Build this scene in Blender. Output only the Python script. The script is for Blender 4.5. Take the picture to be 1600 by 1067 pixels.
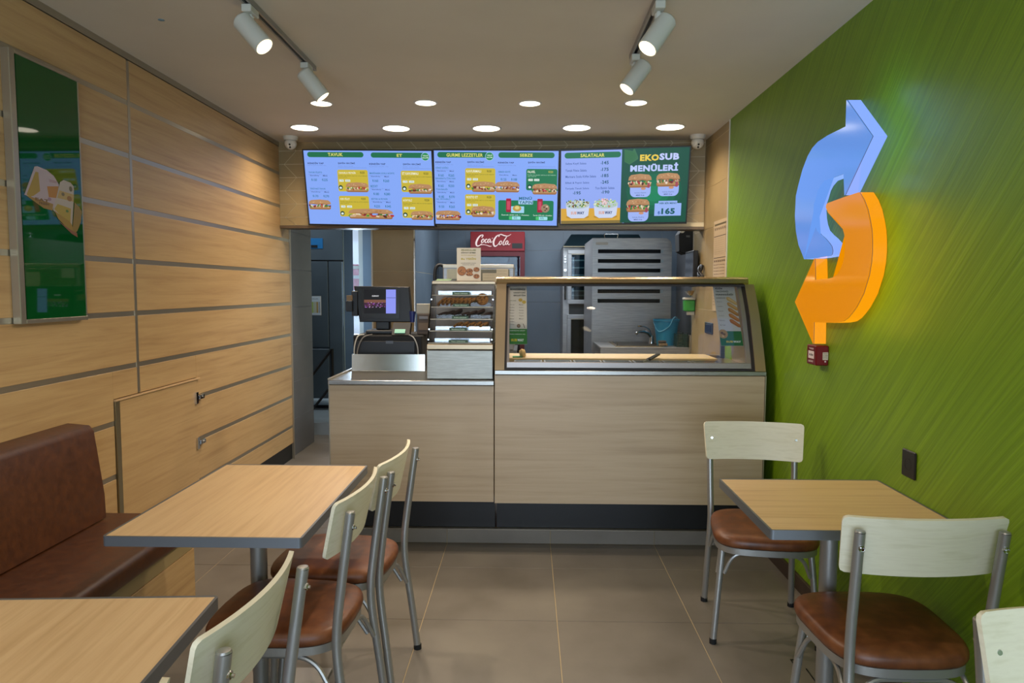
import bpy, bmesh, math, random
from mathutils import Vector, Matrix
for o in list(bpy.data.objects): bpy.data.objects.remove(o)
PI = math.pi
SCN = bpy.context.scene
COL = SCN.collection
rnd = random.Random(7)

# ------------------------------------------------------------------ camera
F, TH, YA, RO, HC = 1112.46, .0736, .0218, .0026, 1.4755
fwd = Vector((-math.sin(YA)*math.cos(TH), math.cos(YA)*math.cos(TH), -math.sin(TH)))
rt = Vector((math.cos(YA), math.sin(YA), 0)); up = rt.cross(fwd)
rt2 = rt*math.cos(RO)+up*math.sin(RO); up2 = -rt*math.sin(RO)+up*math.cos(RO)
cam = bpy.data.cameras.new('camera'); cam.sensor_width = 36; cam.lens = F*36/1600; cam.clip_start = .02
camo = bpy.data.objects.new('camera', cam); COL.objects.link(camo)
M = Matrix((rt2, up2, -fwd)).transposed().to_4x4(); M.translation = (0, 0, HC)
camo.matrix_world = M; SCN.camera = camo
# ------------------------------------------------------------------ world, exposure
w = bpy.data.worlds.new('world'); SCN.world = w; w.use_nodes = True
bg = w.node_tree.nodes['Background']; bg.inputs[0].default_value = (.62, .78, 1, 1); bg.inputs[1].default_value = 0.9
SCN.view_settings.view_transform = 'Standard'; SCN.view_settings.look = 'None'
SCN.view_settings.exposure = 0; SCN.view_settings.gamma = 1
try: SCN.view_settings.use_curve_mapping = False
except Exception: pass
LDOWN, LTRACK, LKIT, LWIN, LROOM = 36.0, 52.0, 55.0, 125.0, 18.0
WARM = (1, .835, .65)

def lamp(name, kind, loc, energy, col=(1, 1, 1), target=None, **kw):
    l = bpy.data.lights.new(name, kind); l.energy = energy; l.color = col
    for k, v in kw.items(): setattr(l, k, v)
    o = bpy.data.objects.new(name, l); COL.objects.link(o); o.location = loc
    if target is not None: o.rotation_euler = (Vector(target)-Vector(loc)).to_track_quat('-Z', 'Y').to_euler()
    return o
XL, XR = -2.03, 1.345
def zc(x): return 2.66+(x-XL)/(XR-XL)*(2.605-2.66)
def hy(x): return 5.85+(x-XL)/(XR-XL)*(5.53-5.85)
# daylight through the shop window behind the camera and through the far back window
lamp('daylight_shop_window', 'AREA', (-.2, -1.75, 1.15), LWIN, (.66, .82, 1), (-.1, 3, 1.6), shape='RECTANGLE', size=2.7, size_y=2.2)
lamp('daylight_back_window', 'AREA', (-2.3, 8.85, 1.5), 45, (.62, .8, 1), (-2.2, 6.5, .8), shape='RECTANGLE', size=.45, size_y=1.3)
lamp('kitchen_fill', 'AREA', (.3, 7.0, 2.55), LKIT, (.84, .92, 1), (.3, 7.0, 0), shape='RECTANGLE', size=1.6, size_y=.5)  # added fill light under the unseen ceiling, brightens the kitchen
lamp('back_room_fill', 'AREA', (-2.6, 7.3, 2.55), 9, (.8, .9, 1), (-2.5, 7.5, 0), shape='RECTANGLE', size=.8, size_y=.5)  # added fill light that lifts the dark back room, no fixture there
lamp('room_lamp_front', 'AREA', (-.3, .1, 2.6), LROOM, WARM, (-.3, .1, 0), shape='RECTANGLE', size=1.6, size_y=1.2)

# ------------------------------------------------------------------ materials
def hx(h, a=1):
    c = [int(h[i:i+2], 16)/255 for i in (0, 2, 4)]
    return tuple((v/12.92 if v <= .04045 else ((v+.055)/1.055)**2.4) for v in c)+(a,)
def mat(name, col='808080', rough=.5, metal=0, spec=.5, emit=None, es=0, coat=0):
    m = bpy.data.materials.new(name); m.use_nodes = True
    b = m.node_tree.nodes['Principled BSDF']
    b.inputs['Base Color'].default_value = hx(col); b.inputs['Roughness'].default_value = rough
    b.inputs['Metallic'].default_value = metal; b.inputs['Specular IOR Level'].default_value = spec
    b.inputs['Coat Weight'].default_value = coat
    if emit: b.inputs['Emission Color'].default_value = hx(emit); b.inputs['Emission Strength'].default_value = es
    return m
def nodes(m):
    nt = m.node_tree; return nt, nt.nodes, nt.links, nt.nodes['Principled BSDF']
def noise_mat(name, stops, rough=.5, scale=(1, 1, 1), nscale=5, detail=4, bump=0, metal=0, rv=0, rot=(0, 0, 0), spec=.5, dist=0, bscale=1, nrough=.55, world=False):
    """base colour from noise through a ramp, optional fine bump and roughness variation"""
    m = mat(name, stops[0][1], rough, metal, spec); nt, N, L, b = nodes(m)
    tc = N.new('ShaderNodeTexCoord'); mp = N.new('ShaderNodeMapping')
    mp.inputs['Scale'].default_value = scale; mp.inputs['Rotation'].default_value = rot
    if world:
        g = N.new('ShaderNodeNewGeometry'); L.new(g.outputs['Position'], mp.inputs[0])
    else: L.new(tc.outputs['Object'], mp.inputs[0])
    n = N.new('ShaderNodeTexNoise'); n.inputs['Scale'].default_value = nscale; n.inputs['Detail'].default_value = detail
    n.inputs['Roughness'].default_value = nrough; n.inputs['Distortion'].default_value = dist
    L.new(mp.outputs[0], n.inputs['Vector'])
    r = N.new('ShaderNodeValToRGB'); L.new(n.outputs['Fac'], r.inputs[0])
    e = r.color_ramp.elements
    e[0].position, e[0].color = stops[0][0], hx(stops[0][1]); e[1].position, e[1].color = stops[-1][0], hx(stops[-1][1])
    for p, c in stops[1:-1]:
        x = e.new(p); x.color = hx(c)
    L.new(r.outputs[0], b.inputs['Base Color'])
    if bump:
        bp = N.new('ShaderNodeBump'); bp.inputs['Strength'].default_value = bump; bp.inputs['Distance'].default_value = .002*bscale
        L.new(n.outputs['Fac'], bp.inputs['Height']); L.new(bp.outputs[0], b.inputs['Normal'])
    if rv:
        mr = N.new('ShaderNodeMapRange'); mr.inputs[3].default_value = rough-rv; mr.inputs[4].default_value = rough+rv
        L.new(n.outputs['Fac'], mr.inputs[0]); L.new(mr.outputs[0], b.inputs['Roughness'])
    return m
WOODS = [(.22, 'a07e52'), (.42, 'b99666'), (.6, 'c4a270'), (.78, 'a98759')]
wood_wall = noise_mat('oak_laminate_wall', WOODS, .42, (10, .7, 16), 1.8, 9, .05, dist=.45, world=True, nrough=.62)
wood_x = noise_mat('oak_laminate_counter', [(.2, 'a48e72'), (.42, 'b7a184'), (.6, 'bfaa8d'), (.8, 'ab9577')], .4, (.7, 8, 16), 1.8, 9, .05, dist=.45, world=True, nrough=.6)
wood_table = noise_mat('oak_laminate_table', [(.22, 'c7a374'), (.46, 'd8b587'), (.6, 'dfbe90'), (.78, 'cca878')], .33, (22, 1.0, 16), 2.0, 9, .03, dist=.25)
wood_table_x = noise_mat('oak_laminate_table_cross', [(.22, 'c7a374'), (.46, 'd8b587'), (.6, 'dfbe90'), (.78, 'cca878')], .33, (1.0, 22, 16), 2.0, 9, .03, dist=.25)
cream_ply = noise_mat('cream_laminate', [(.3, 'd3ccb0'), (.5, 'dfd9c0'), (.7, 'd8d1b8')], .42, (2, 14, 22), 3, 6, .06)
cream_edge = mat('cream_edge', 'e0cfa2', .5)
leather = noise_mat('brown_leather', [(.32, '58301a'), (.5, '6b3c1f'), (.66, '7c4a29')], .42, (1, 1, 1), 16, 5, .25, rv=.08)
leather_dark = noise_mat('brown_vinyl', [(.3, '452106'), (.5, '51290a'), (.7, '5d310d')], .45, (1, 1, 1), 30, 4, .35, rv=.06)
steel_tube = mat('satin_grey_metal', 'a19f9a', .36, .65)
steel = noise_mat('brushed_steel', [(.3, '8c8a85'), (.7, 'a9a7a1')], .3, (1, 40, 40), 6, 3, .03, metal=1, rv=.05)
steel_dark = noise_mat('kitchen_steel', [(.3, '8f9194'), (.7, 'a6a7a8')], .36, (2, 2, 30), 4, 3, .02, metal=.6, rv=.06)
alu = mat('aluminium_trim', 'aca391', .33, .75)
alu_edge = mat('table_edge_metal', '73777c', .42, .55)
bronze = mat('warm_champagne_metal', 'c3ab84', .27, 1)
chrome = mat('chrome', 'd8d8d8', .08, 1)
black = mat('black_plastic', '0e0e0f', .42)
black_soft = mat('black_matt', '121213', .75)
kick = mat('black_kickboard', '0b0b0c', .4)
rubber = mat('black_rubber', '0c0c0c', .8)
white_pl = mat('white_plastic', 'ccc8bc', .4)
white_lamp = mat('white_enamel', 'c8c8bc', .45)
ceil_m = noise_mat('painted_ceiling', [(.3, 'cbc3b2'), (.7, 'd1c9b8')], .9, (1, 1, 1), 2, 3, .0)
tile_floor = noise_mat('stoneware_floor', [(.28, '6c655b'), (.5, '797269'), (.72, '837c71')], .42, (1, 1, 1), 2.4, 7, .04, rv=.08, world=True)
grout = mat('floor_grout', 'c0aa84', .8)
tile_beige = noise_mat('beige_wall_tile', [(.3, '958058'), (.7, 'a28c64')], .4, (1, 1, 1), 3, 5, .03, world=True)
tile_grey = noise_mat('grey_wall_tile', [(.3, '5f5f62'), (.7, '6a6a6c')], .45, (1, 1, 1), 3, 5, .03, world=True)
tile_blue = noise_mat('slate_blue_wall_tile', [(.3, '586673'), (.7, '64727f')], .4, (1, 1, 1), 2, 5, .03, world=True)
joint_light = mat('light_joint', 'd8c8a4', .8); joint_grey = mat('grey_joint', '8d9299', .8)
plaster = mat('plaster_wall', '8d8d8b', .8)
teal_pl = mat('blue_bucket_plastic', '1e7fa6', .4)
green_pl = mat('green_plastic', '2f8f35', .4)
red_pl = mat('red_plastic', 'a00c1c', .35)
red_dark = mat('dark_red_metal', '6f0a18', .35, .3)
fridge_m = noise_mat('dark_fridge_metal', [(.3, '505c64'), (.7, '5c6870')], .3, (1, 1, 1), 2, 3, 0, metal=.25, rv=.05)
paper = mat('white_paper', 'd9d3c6', .7)
cookie_m = noise_mat('baked_cookie', [(.4, '5a3413'), (.52, 'a2692e'), (.7, 'b98242')], .8, (1, 1, 1), 90, 3, .6)
choc_m = noise_mat('chocolate_cookie', [(.4, '23100a'), (.6, '3c1e12'), (.7, '472618')], .8, (1, 1, 1), 80, 3, .6)
foil = mat('bright_tray', 'b4bac2', .25, 1)
led = mat('lamp_disc', 'ffffff', .5, emit='fff3dc', es=5.0)
led2 = mat('spot_lens', 'ffffff', .5, emit='ffe6b8', es=2.6)
def glass_mat(name, tint='ffffff', fac=.06, rough=0.0, keep=.97):
    m = bpy.data.materials.new(name); m.use_nodes = True; nt = m.node_tree; nt.nodes.clear()
    o = nt.nodes.new('ShaderNodeOutputMaterial'); mx = nt.nodes.new('ShaderNodeMixShader')
    t = nt.nodes.new('ShaderNodeBsdfTransparent'); g = nt.nodes.new('ShaderNodeBsdfGlossy')
    t.inputs[0].default_value = tuple(v*keep for v in hx(tint)[:3])+(1,); g.inputs['Roughness'].default_value = rough
    lw = nt.nodes.new('ShaderNodeFresnel'); lw.inputs[0].default_value = 1.35+fac
    nt.links.new(lw.outputs[0], mx.inputs[0]); nt.links.new(t.outputs[0], mx.inputs[1]); nt.links.new(g.outputs[0], mx.inputs[2])
    nt.links.new(mx.outputs[0], o.inputs[0]); return m
glass = glass_mat('clear_glass'); glass_tint = glass_mat('cooler_glass', 'cfe6f0')
# green brushed wall: long diagonal strokes pressed in the paint
green_wall = mat('brushed_green_paint', '6f8f10', .46)
nt, N, L, b = nodes(green_wall)
gp = N.new('ShaderNodeNewGeometry'); rotm = N.new('ShaderNodeMapping'); rotm.inputs['Rotation'].default_value = (math.radians(47), 0, 0)
warp = N.new('ShaderNodeTexNoise'); warp.inputs['Scale'].default_value = .7; warp.inputs['Detail'].default_value = 1
wm = N.new('ShaderNodeVectorMath'); wm.operation = 'MULTIPLY_ADD'; wm.inputs[1].default_value = (0, .14, .14)
L.new(gp.outputs['Position'], warp.inputs['Vector']); L.new(warp.outputs['Color'], wm.inputs[0]); L.new(gp.outputs['Position'], wm.inputs[2])
L.new(wm.outputs[0], rotm.inputs[0])
sc = N.new('ShaderNodeMapping'); sc.inputs['Scale'].default_value = (1, 1.2, 75); L.new(rotm.outputs[0], sc.inputs[0])
n1 = N.new('ShaderNodeTexNoise'); n1.inputs['Scale'].default_value = 1.3; n1.inputs['Detail'].default_value = 4; n1.inputs['Roughness'].default_value = .6
L.new(sc.outputs[0], n1.inputs['Vector'])
r1 = N.new('ShaderNodeValToRGB'); r1.color_ramp.elements[0].position = .3; r1.color_ramp.elements[0].color = hx('62830a')
r1.color_ramp.elements[1].position = .72; r1.color_ramp.elements[1].color = hx('7c9f16'); L.new(n1.outputs['Fac'], r1.inputs[0]); L.new(r1.outputs[0], b.inputs['Base Color'])
bp = N.new('ShaderNodeBump'); bp.inputs['Strength'].default_value = .55; bp.inputs['Distance'].default_value = .004
L.new(n1.outputs['Fac'], bp.inputs['Height']); L.new(bp.outputs[0], b.inputs['Normal'])
def vcol_mat(name, emissive, rough=.5, es=1.0):
    m = mat(name, '000000' if emissive else 'ffffff', rough); nt, N, L, b = nodes(m)
    a = N.new('ShaderNodeVertexColor'); a.layer_name = 'Col'
    if emissive:
        L.new(a.outputs[0], b.inputs['Emission Color']); b.inputs['Emission Strength'].default_value = es; b.inputs['Specular IOR Level'].default_value = .2
    else: L.new(a.outputs[0], b.inputs['Base Color'])
    return m
print_lit = vcol_mat('screen_picture', True, .3, 1.0); print_paper = vcol_mat('printed_colours', False, .5); print_gloss = vcol_mat('printed_film', False, .3)

# ------------------------------------------------------------------ mesh helpers
def box(bm, x0, x1, y0, y1, z0, z1, bev=0, seg=1):
    v = [bm.verts.new((x, y, z)) for x in (x0, x1) for y in (y0, y1) for z in (z0, z1)]
    fs = [bm.faces.new([v[i] for i in q]) for q in ((0, 1, 3, 2), (4, 6, 7, 5), (0, 4, 5, 1), (2, 3, 7, 6), (0, 2, 6, 4), (1, 5, 7, 3))]
    if bev:
        es = list({e for f in fs for e in f.edges}); bmesh.ops.bevel(bm, geom=es, offset=bev, segments=seg, profile=.5, affect='EDGES')
    return v
def prism(bm, pts, d, cap=True, bev=0):
    """pts: list of 3-D points of a planar outline, d: extrusion vector"""
    a = [bm.verts.new(p) for p in pts]; b_ = [bm.verts.new(Vector(p)+Vector(d)) for p in pts]; n = len(pts)
    fs = [bm.faces.new((a[i], a[(i+1) % n], b_[(i+1) % n], b_[i])) for i in range(n)]
    if cap: fs += [bm.faces.new(a[::-1]), bm.faces.new(b_)]
    if bev:
        es = list({e for f in fs[-2:] for e in f.edges}); bmesh.ops.bevel(bm, geom=es, offset=bev, segments=2, profile=.5, affect='EDGES')
    return fs
def tube(bm, pts, r, n=10, cap=True, closed=False):
    pts = [Vector(p) for p in pts]; rings = []; m = len(pts); prev = None
    rs = r if isinstance(r, (list, tuple)) else [r]*m
    for i, p in enumerate(pts):
        if closed: t = (pts[(i+1) % m]-pts[i-1])
        else: t = (pts[min(i+1, m-1)]-pts[max(i-1, 0)])
        t.normalize()
        if prev is None:
            u = t.orthogonal().normalized()
            for ax in (Vector((0, 0, 1)), Vector((1, 0, 0))):
                if abs(t.dot(ax)) < .9: u = (ax-t*ax.dot(t)).normalized(); break
        else: u = (prev-t*prev.dot(t)).normalized()
        prev = u; v = t.cross(u)
        rings.append([bm.verts.new(p+(u*math.cos(2*PI*k/n)+v*math.sin(2*PI*k/n))*rs[i]) for k in range(n)])
    rng = range(m) if closed else range(m-1)
    for i in rng:
        A, B = rings[i], rings[(i+1) % m]
        for k in range(n): bm.faces.new((A[k], A[(k+1) % n], B[(k+1) % n], B[k]))
    if cap and not closed: bm.faces.new(rings[0][::-1]); bm.faces.new(rings[-1])
def lathe(bm, prof, c=(0, 0, 0), axis=(0, 0, 1), n=24):
    ax = Vector(axis).normalized(); u = ax.orthogonal().normalized(); v = ax.cross(u); c = Vector(c); rings = []
    for r, h in prof:
        if r < 1e-5: rings.append([bm.verts.new(c+ax*h)])
        else: rings.append([bm.verts.new(c+ax*h+(u*math.cos(2*PI*k/n)+v*math.sin(2*PI*k/n))*r) for k in range(n)])
    for A, B in zip(rings, rings[1:]):
        for k in range(n):
            q = [A[k % len(A)], A[(k+1) % len(A)], B[(k+1) % len(B)], B[k % len(B)]]
            q2 = []
            for x in q:
                if x not in q2: q2.append(x)
            if len(q2) > 2:
                try: bm.faces.new(q2)
                except ValueError: pass
def smooth_pts(pts, k=4):
    """Catmull-Rom through the points"""
    P = [Vector(p) for p in pts]; out = []
    for i in range(len(P)-1):
        a, b_, c, d = P[max(i-1, 0)], P[i], P[i+1], P[min(i+2, len(P)-1)]
        for j in range(k):
            t = j/k; out.append(.5*((2*b_)+(-a+c)*t+(2*a-5*b_+4*c-d)*t*t+(-a+3*b_-3*c+d)*t**3))
    out.append(P[-1]); return out
def round_path(pts, r, k=4):
    P = [Vector(p) for p in pts]; out = [P[0]]
    for i in range(1, len(P)-1):
        a = (P[i-1]-P[i]); c = (P[i+1]-P[i]); rr = min(r, a.length*.49, c.length*.49); a.normalize(); c.normalize()
        s, e = P[i]+a*rr, P[i]+c*rr
        for j in range(k+1):
            t = j/k; out.append(s*(1-t)**2+P[i]*2*t*(1-t)+e*t*t)
    out.append(P[-1]); return out
def finish(bm, name, sm=True, ang=.6, shift=None):
    if shift is not None: bmesh.ops.translate(bm, vec=-Vector(shift), verts=bm.verts)
    bmesh.ops.recalc_face_normals(bm, faces=bm.faces)
    if sm:
        for f in bm.faces: f.smooth = True
        for e in bm.edges:
            if len(e.link_faces) == 2:
                if e.calc_face_angle(0) > ang: e.smooth = False
            else: e.smooth = False
    me = bpy.data.meshes.new(name); bm.to_mesh(me); bm.free(); return me
ORG = {}
def link(name, me, parent=None, loc=None):
    o = bpy.data.objects.new(name, me); COL.objects.link(o)
    if parent is not None: o.parent = parent
    if loc is not None: o.location = loc
    return o
def part(name, bm, m, parent=None, label=None, sm=True, ang=.6):
    """mesh given in world coordinates, stored relative to its thing's base"""
    base = ORG.get(parent.name) if parent is not None else None
    me = finish(bm, name, sm, ang, base); me.materials.append(m)
    o = link(name, me, parent)
    if base is not None: ORG[o.name] = base
    if label: o['label'] = label
    return o
def thing(name, label, cat, loc, group=None, rz=0):
    o = bpy.data.objects.new(name, None); COL.objects.link(o); o.location = loc; o.rotation_euler = (0, 0, rz)
    o.empty_display_size = .05; ORG[o.name] = Vector(loc); tag(o, label, cat, group); return o
def tag(o, label, cat, group=None):
    o['label'] = label; o['category'] = cat
    if group: o['group'] = group
def solo(name, bm, m, label, cat, loc, group=None, sm=True, ang=.6):
    me = finish(bm, name, sm, ang, loc); me.materials.append(m); o = link(name, me, None, loc); ORG[o.name] = Vector(loc); tag(o, label, cat, group); return o
def struct(name, bm, m, parent=None, sm=False):
    o = part(name, bm, m, parent, sm=sm)
    if parent is None: o['kind'] = 'structure'; ORG[o.name] = Vector((0, 0, 0))
    return o
def copy_tree(o, loc, rz, label, group):
    c = o.copy(); COL.objects.link(c); c.location = loc; c.rotation_euler = (0, 0, rz); c['label'] = label
    if group: c['group'] = group
    for ch in o.children:
        d = ch.copy(); COL.objects.link(d); d.parent = c
        for g in ch.children:
            e = g.copy(); COL.objects.link(e); e.parent = d
    return c
def nb(): return bmesh.new()
def bx(*a, **k):
    bm = nb(); box(bm, *a, **k); return bm
def tb(*a, **k):
    bm = nb(); tube(bm, *a, **k); return bm
def lt(*a, **k):
    bm = nb(); lathe(bm, *a, **k); return bm
def pr(*a, **k):
    bm = nb(); prism(bm, *a, **k); return bm

# ------------------------------------------------------------------ flat print (screens, posters, labels)
_tc = {}
def text_geo(s, bold):
    k = (s, bold)
    if k in _tc: return _tc[k]
    cu = bpy.data.curves.new('t', 'FONT'); cu.body = s; cu.resolution_u = 2; cu.fill_mode = 'FRONT'
    cu.offset = (0, .012, .03, .05)[bold]; cu.space_character = (1, 1.02, 1.08, 1.1)[bold]
    o = bpy.data.objects.new('t', cu); COL.objects.link(o)
    me = bpy.data.meshes.new_from_object(o)
    vs = [(v.co.x, v.co.y) for v in me.vertices]; fs = [tuple(p.vertices) for p in me.polygons]
    bpy.data.objects.remove(o); bpy.data.curves.remove(cu); bpy.data.meshes.remove(me)
    if vs:
        x0 = min(v[0] for v in vs); x1 = max(v[0] for v in vs); y0 = min(v[1] for v in vs); y1 = max(v[1] for v in vs)
        vs = [((x-x0)/max(x1-x0, 1e-6), (y-y0)/max(y1-y0, 1e-6)) for x, y in vs]
    _tc[k] = (vs, fs); return _tc[k]
class Print:
    """coloured flat shapes on a panel; units: 1000 across, y down"""
    def __init__(s, TL, TR, BL, H=570, lift=.0004):
        s.O = Vector(TL); s.U = (Vector(TR)-s.O)/1000; s.V = (Vector(BL)-s.O)/H; s.H = H
        s.N = s.V.cross(s.U).normalized(); s.k = 0; s.v = []; s.f = []; s.c = []; s.lift = lift
    def add(s, vs, fs, col):
        s.k += 1; b0 = len(s.v); off = s.N*(s.lift*s.k/4)
        for x, y in vs:
            x = min(max(x, 0), 1000); y = min(max(y, 0), s.H)
            s.v.append(s.O+s.U*x+s.V*y+off)
        for f in fs: s.f.append([b0+i for i in f]); s.c.append(hx(col))
    def rect(s, x0, y0, x1, y1, col, r=0):
        if not r: return s.add([(x0, y0), (x1, y0), (x1, y1), (x0, y1)], [(0, 1, 2, 3)], col)
        r = min(r, abs(x1-x0)/2, abs(y1-y0)/2); P = []
        for cx, cy, a in ((x1-r, y0+r, -90), (x1-r, y1-r, 0), (x0+r, y1-r, 90), (x0+r, y0+r, 180)):
            for j in range(5):
                t = math.radians(a+j*22.5); P.append((cx+r*math.cos(t), cy+r*math.sin(t)))
        s.add(P, [tuple(range(len(P)))], col)
    def ell(s, cx, cy, rx, ry, col, n=14, rot=0):
        P = []
        for j in range(n):
            t = 2*PI*j/n; x, y = rx*math.cos(t), ry*math.sin(t); P.append((cx+x*math.cos(rot)-y*math.sin(rot), cy+x*math.sin(rot)+y*math.cos(rot)))
        s.add(P, [tuple(range(n))], col)
    def text(s, t, x0, y0, x1, y1, col, bold=0):
        vs, fs = text_geo(t, bold); s.add([(x0+(x1-x0)*a, y1-(y1-y0)*b_) for a, b_ in vs], fs, col)
    def poly(s, P, col):
        bm = nb(); vv = [bm.verts.new((x, y, 0)) for x, y in P]; bm.faces.new(vv); bmesh.ops.triangulate(bm, faces=bm.faces[:])
        ix = {v: i for i, v in enumerate(vv)}; fs = [tuple(ix[v] for v in f.verts) for f in bm.faces]; bm.free(); s.add(P, fs, col)
    def sandwich(s, x0, y0, x1, y1, seed):
        R = random.Random(seed); w_, h = x1-x0, y1-y0
        s.rect(x0+w_*.02, y0+h*.62, x1-w_*.02, y1, '9a6a40', h*.25)
        s.rect(x0+w_*.03, y0+h*.62, x1-w_*.04, y0+h*.88, 'b58a5c', h*.2)
        P = ['7e2f33', 'c9a88c', '3f7a3c', 'e0c8a8', '9c5a3c', 'b33a3a', 'd8d0b0', '5a2f2a', '6f9a44'] if seed % 2 else ['6b2d24', 'c8a58a', '8c4a38', 'e6d8c6', '4d7a3a', '7a2e4a', 'a86a4c']
        for i in range(26):
            t = (i+R.random())/26
            s.ell(x0+w_*(.02+.96*t), y0+h*R.uniform(.5, .74), w_*R.uniform(.03, .055), h*R.uniform(.06, .13), R.choice(P), 7, R.uniform(-.5, .5))
        top = [(x0, y0+h*.48), (x0+w_*.03, y0+h*.22), (x0+w_*.12, y0+h*.07), (x0+w_*.5, y0), (x0+w_*.88, y0+h*.07), (x0+w_*.97, y0+h*.24), (x1, y0+h*.46), (x0+w_*.8, y0+h*.52), (x0+w_*.6, y0+h*.46), (x0+w_*.4, y0+h*.52), (x0+w_*.2, y0+h*.47)]
        s.poly(top, 'a07049'); s.poly([(a, b_-(0 if j > 6 or j == 0 else 0) if j < 7 else b_-h*.08) for j, (a, b_) in enumerate(top)], 'b78b62')
        for i in range(10): s.ell(x0+w_*R.uniform(.1, .9), y0+h*R.uniform(.14, .34), w_*.03, h*.035, R.choice(['d9b48a', 'a8744a', 'cfa070']), 6)
    def bowl(s, x0, y0, x1, y1, seed):
        R = random.Random(seed*5); w_, h = x1-x0, y1-y0
        s.ell(x0+w_*.5, y1-h*.08, w_*.46, h*.09, 'b98c30')
        s.poly([(x0+w_*.05, y0+h*.4), (x1-w_*.05, y0+h*.4), (x1-w_*.09, y0+h*.86), (x1-w_*.25, y1-h*.02), (x0+w_*.25, y1-h*.02), (x0+w_*.09, y0+h*.86)], 'ccd6ee')
        s.ell(x0+w_*.5, y0+h*.34, w_*.47, h*.2, 'b6c6c8', 20)
        P = ['e4e2c0', '6d9a3a', '3c6a2c', '7a4a34', 'd8d090', 'a8bf5a', '2f3a24'] if seed == 1 else ['7fb350', '4f8a34', 'a8cf78', 'dfe6c8', 'c07a5a', '8fbf60']
        for i in range(60):
            a, q = R.uniform(0, 2*PI), math.sqrt(R.random())
            s.ell(x0+w_*(.5+.45*q*math.cos(a)), y0+h*(.28+.2*q*math.sin(a)), w_*R.uniform(.02, .045), h*R.uniform(.02, .04), R.choice(P), 6, R.uniform(0, 3))
        if seed == 2:
            for i in range(14): s.ell(x0+w_*R.uniform(.36, .6), y0+h*R.uniform(.08, .34), w_*.04, h*.04, R.choice(['e0b8c0', 'd8a0a8', 'eed0d0']), 7)
        s.text('SUB', x0+w_*.24, y0+h*.66, x0+w_*.46, y0+h*.8, 'd8a090', 3); s.text('WAY', x0+w_*.47, y0+h*.66, x0+w_*.76, y0+h*.8, '3c4a78', 3)
    def run(s, items):
        for it in items:
            {'r': s.rect, 't': s.text, 's': s.sandwich, 'e': s.ell, 'p': s.poly, 'b': s.bowl}[it[0]](*it[1:])
        return s
    def build(s, name, m, parent, label=None):
        me = bpy.data.meshes.new(name); base = ORG.get(parent.name, Vector((0, 0, 0)))
        me.from_pydata([v-base for v in s.v], [], s.f); ca = me.color_attributes.new('Col', 'FLOAT_COLOR', 'CORNER'); i = 0
        buf = []
        for f, c in zip(s.f, s.c): buf += list(c)*len(f)
        ca.data.foreach_set('color', buf); me.materials.append(m); o = link(name, me, parent); ORG[o.name] = base
        if label: o['label'] = label
        return o
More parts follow.
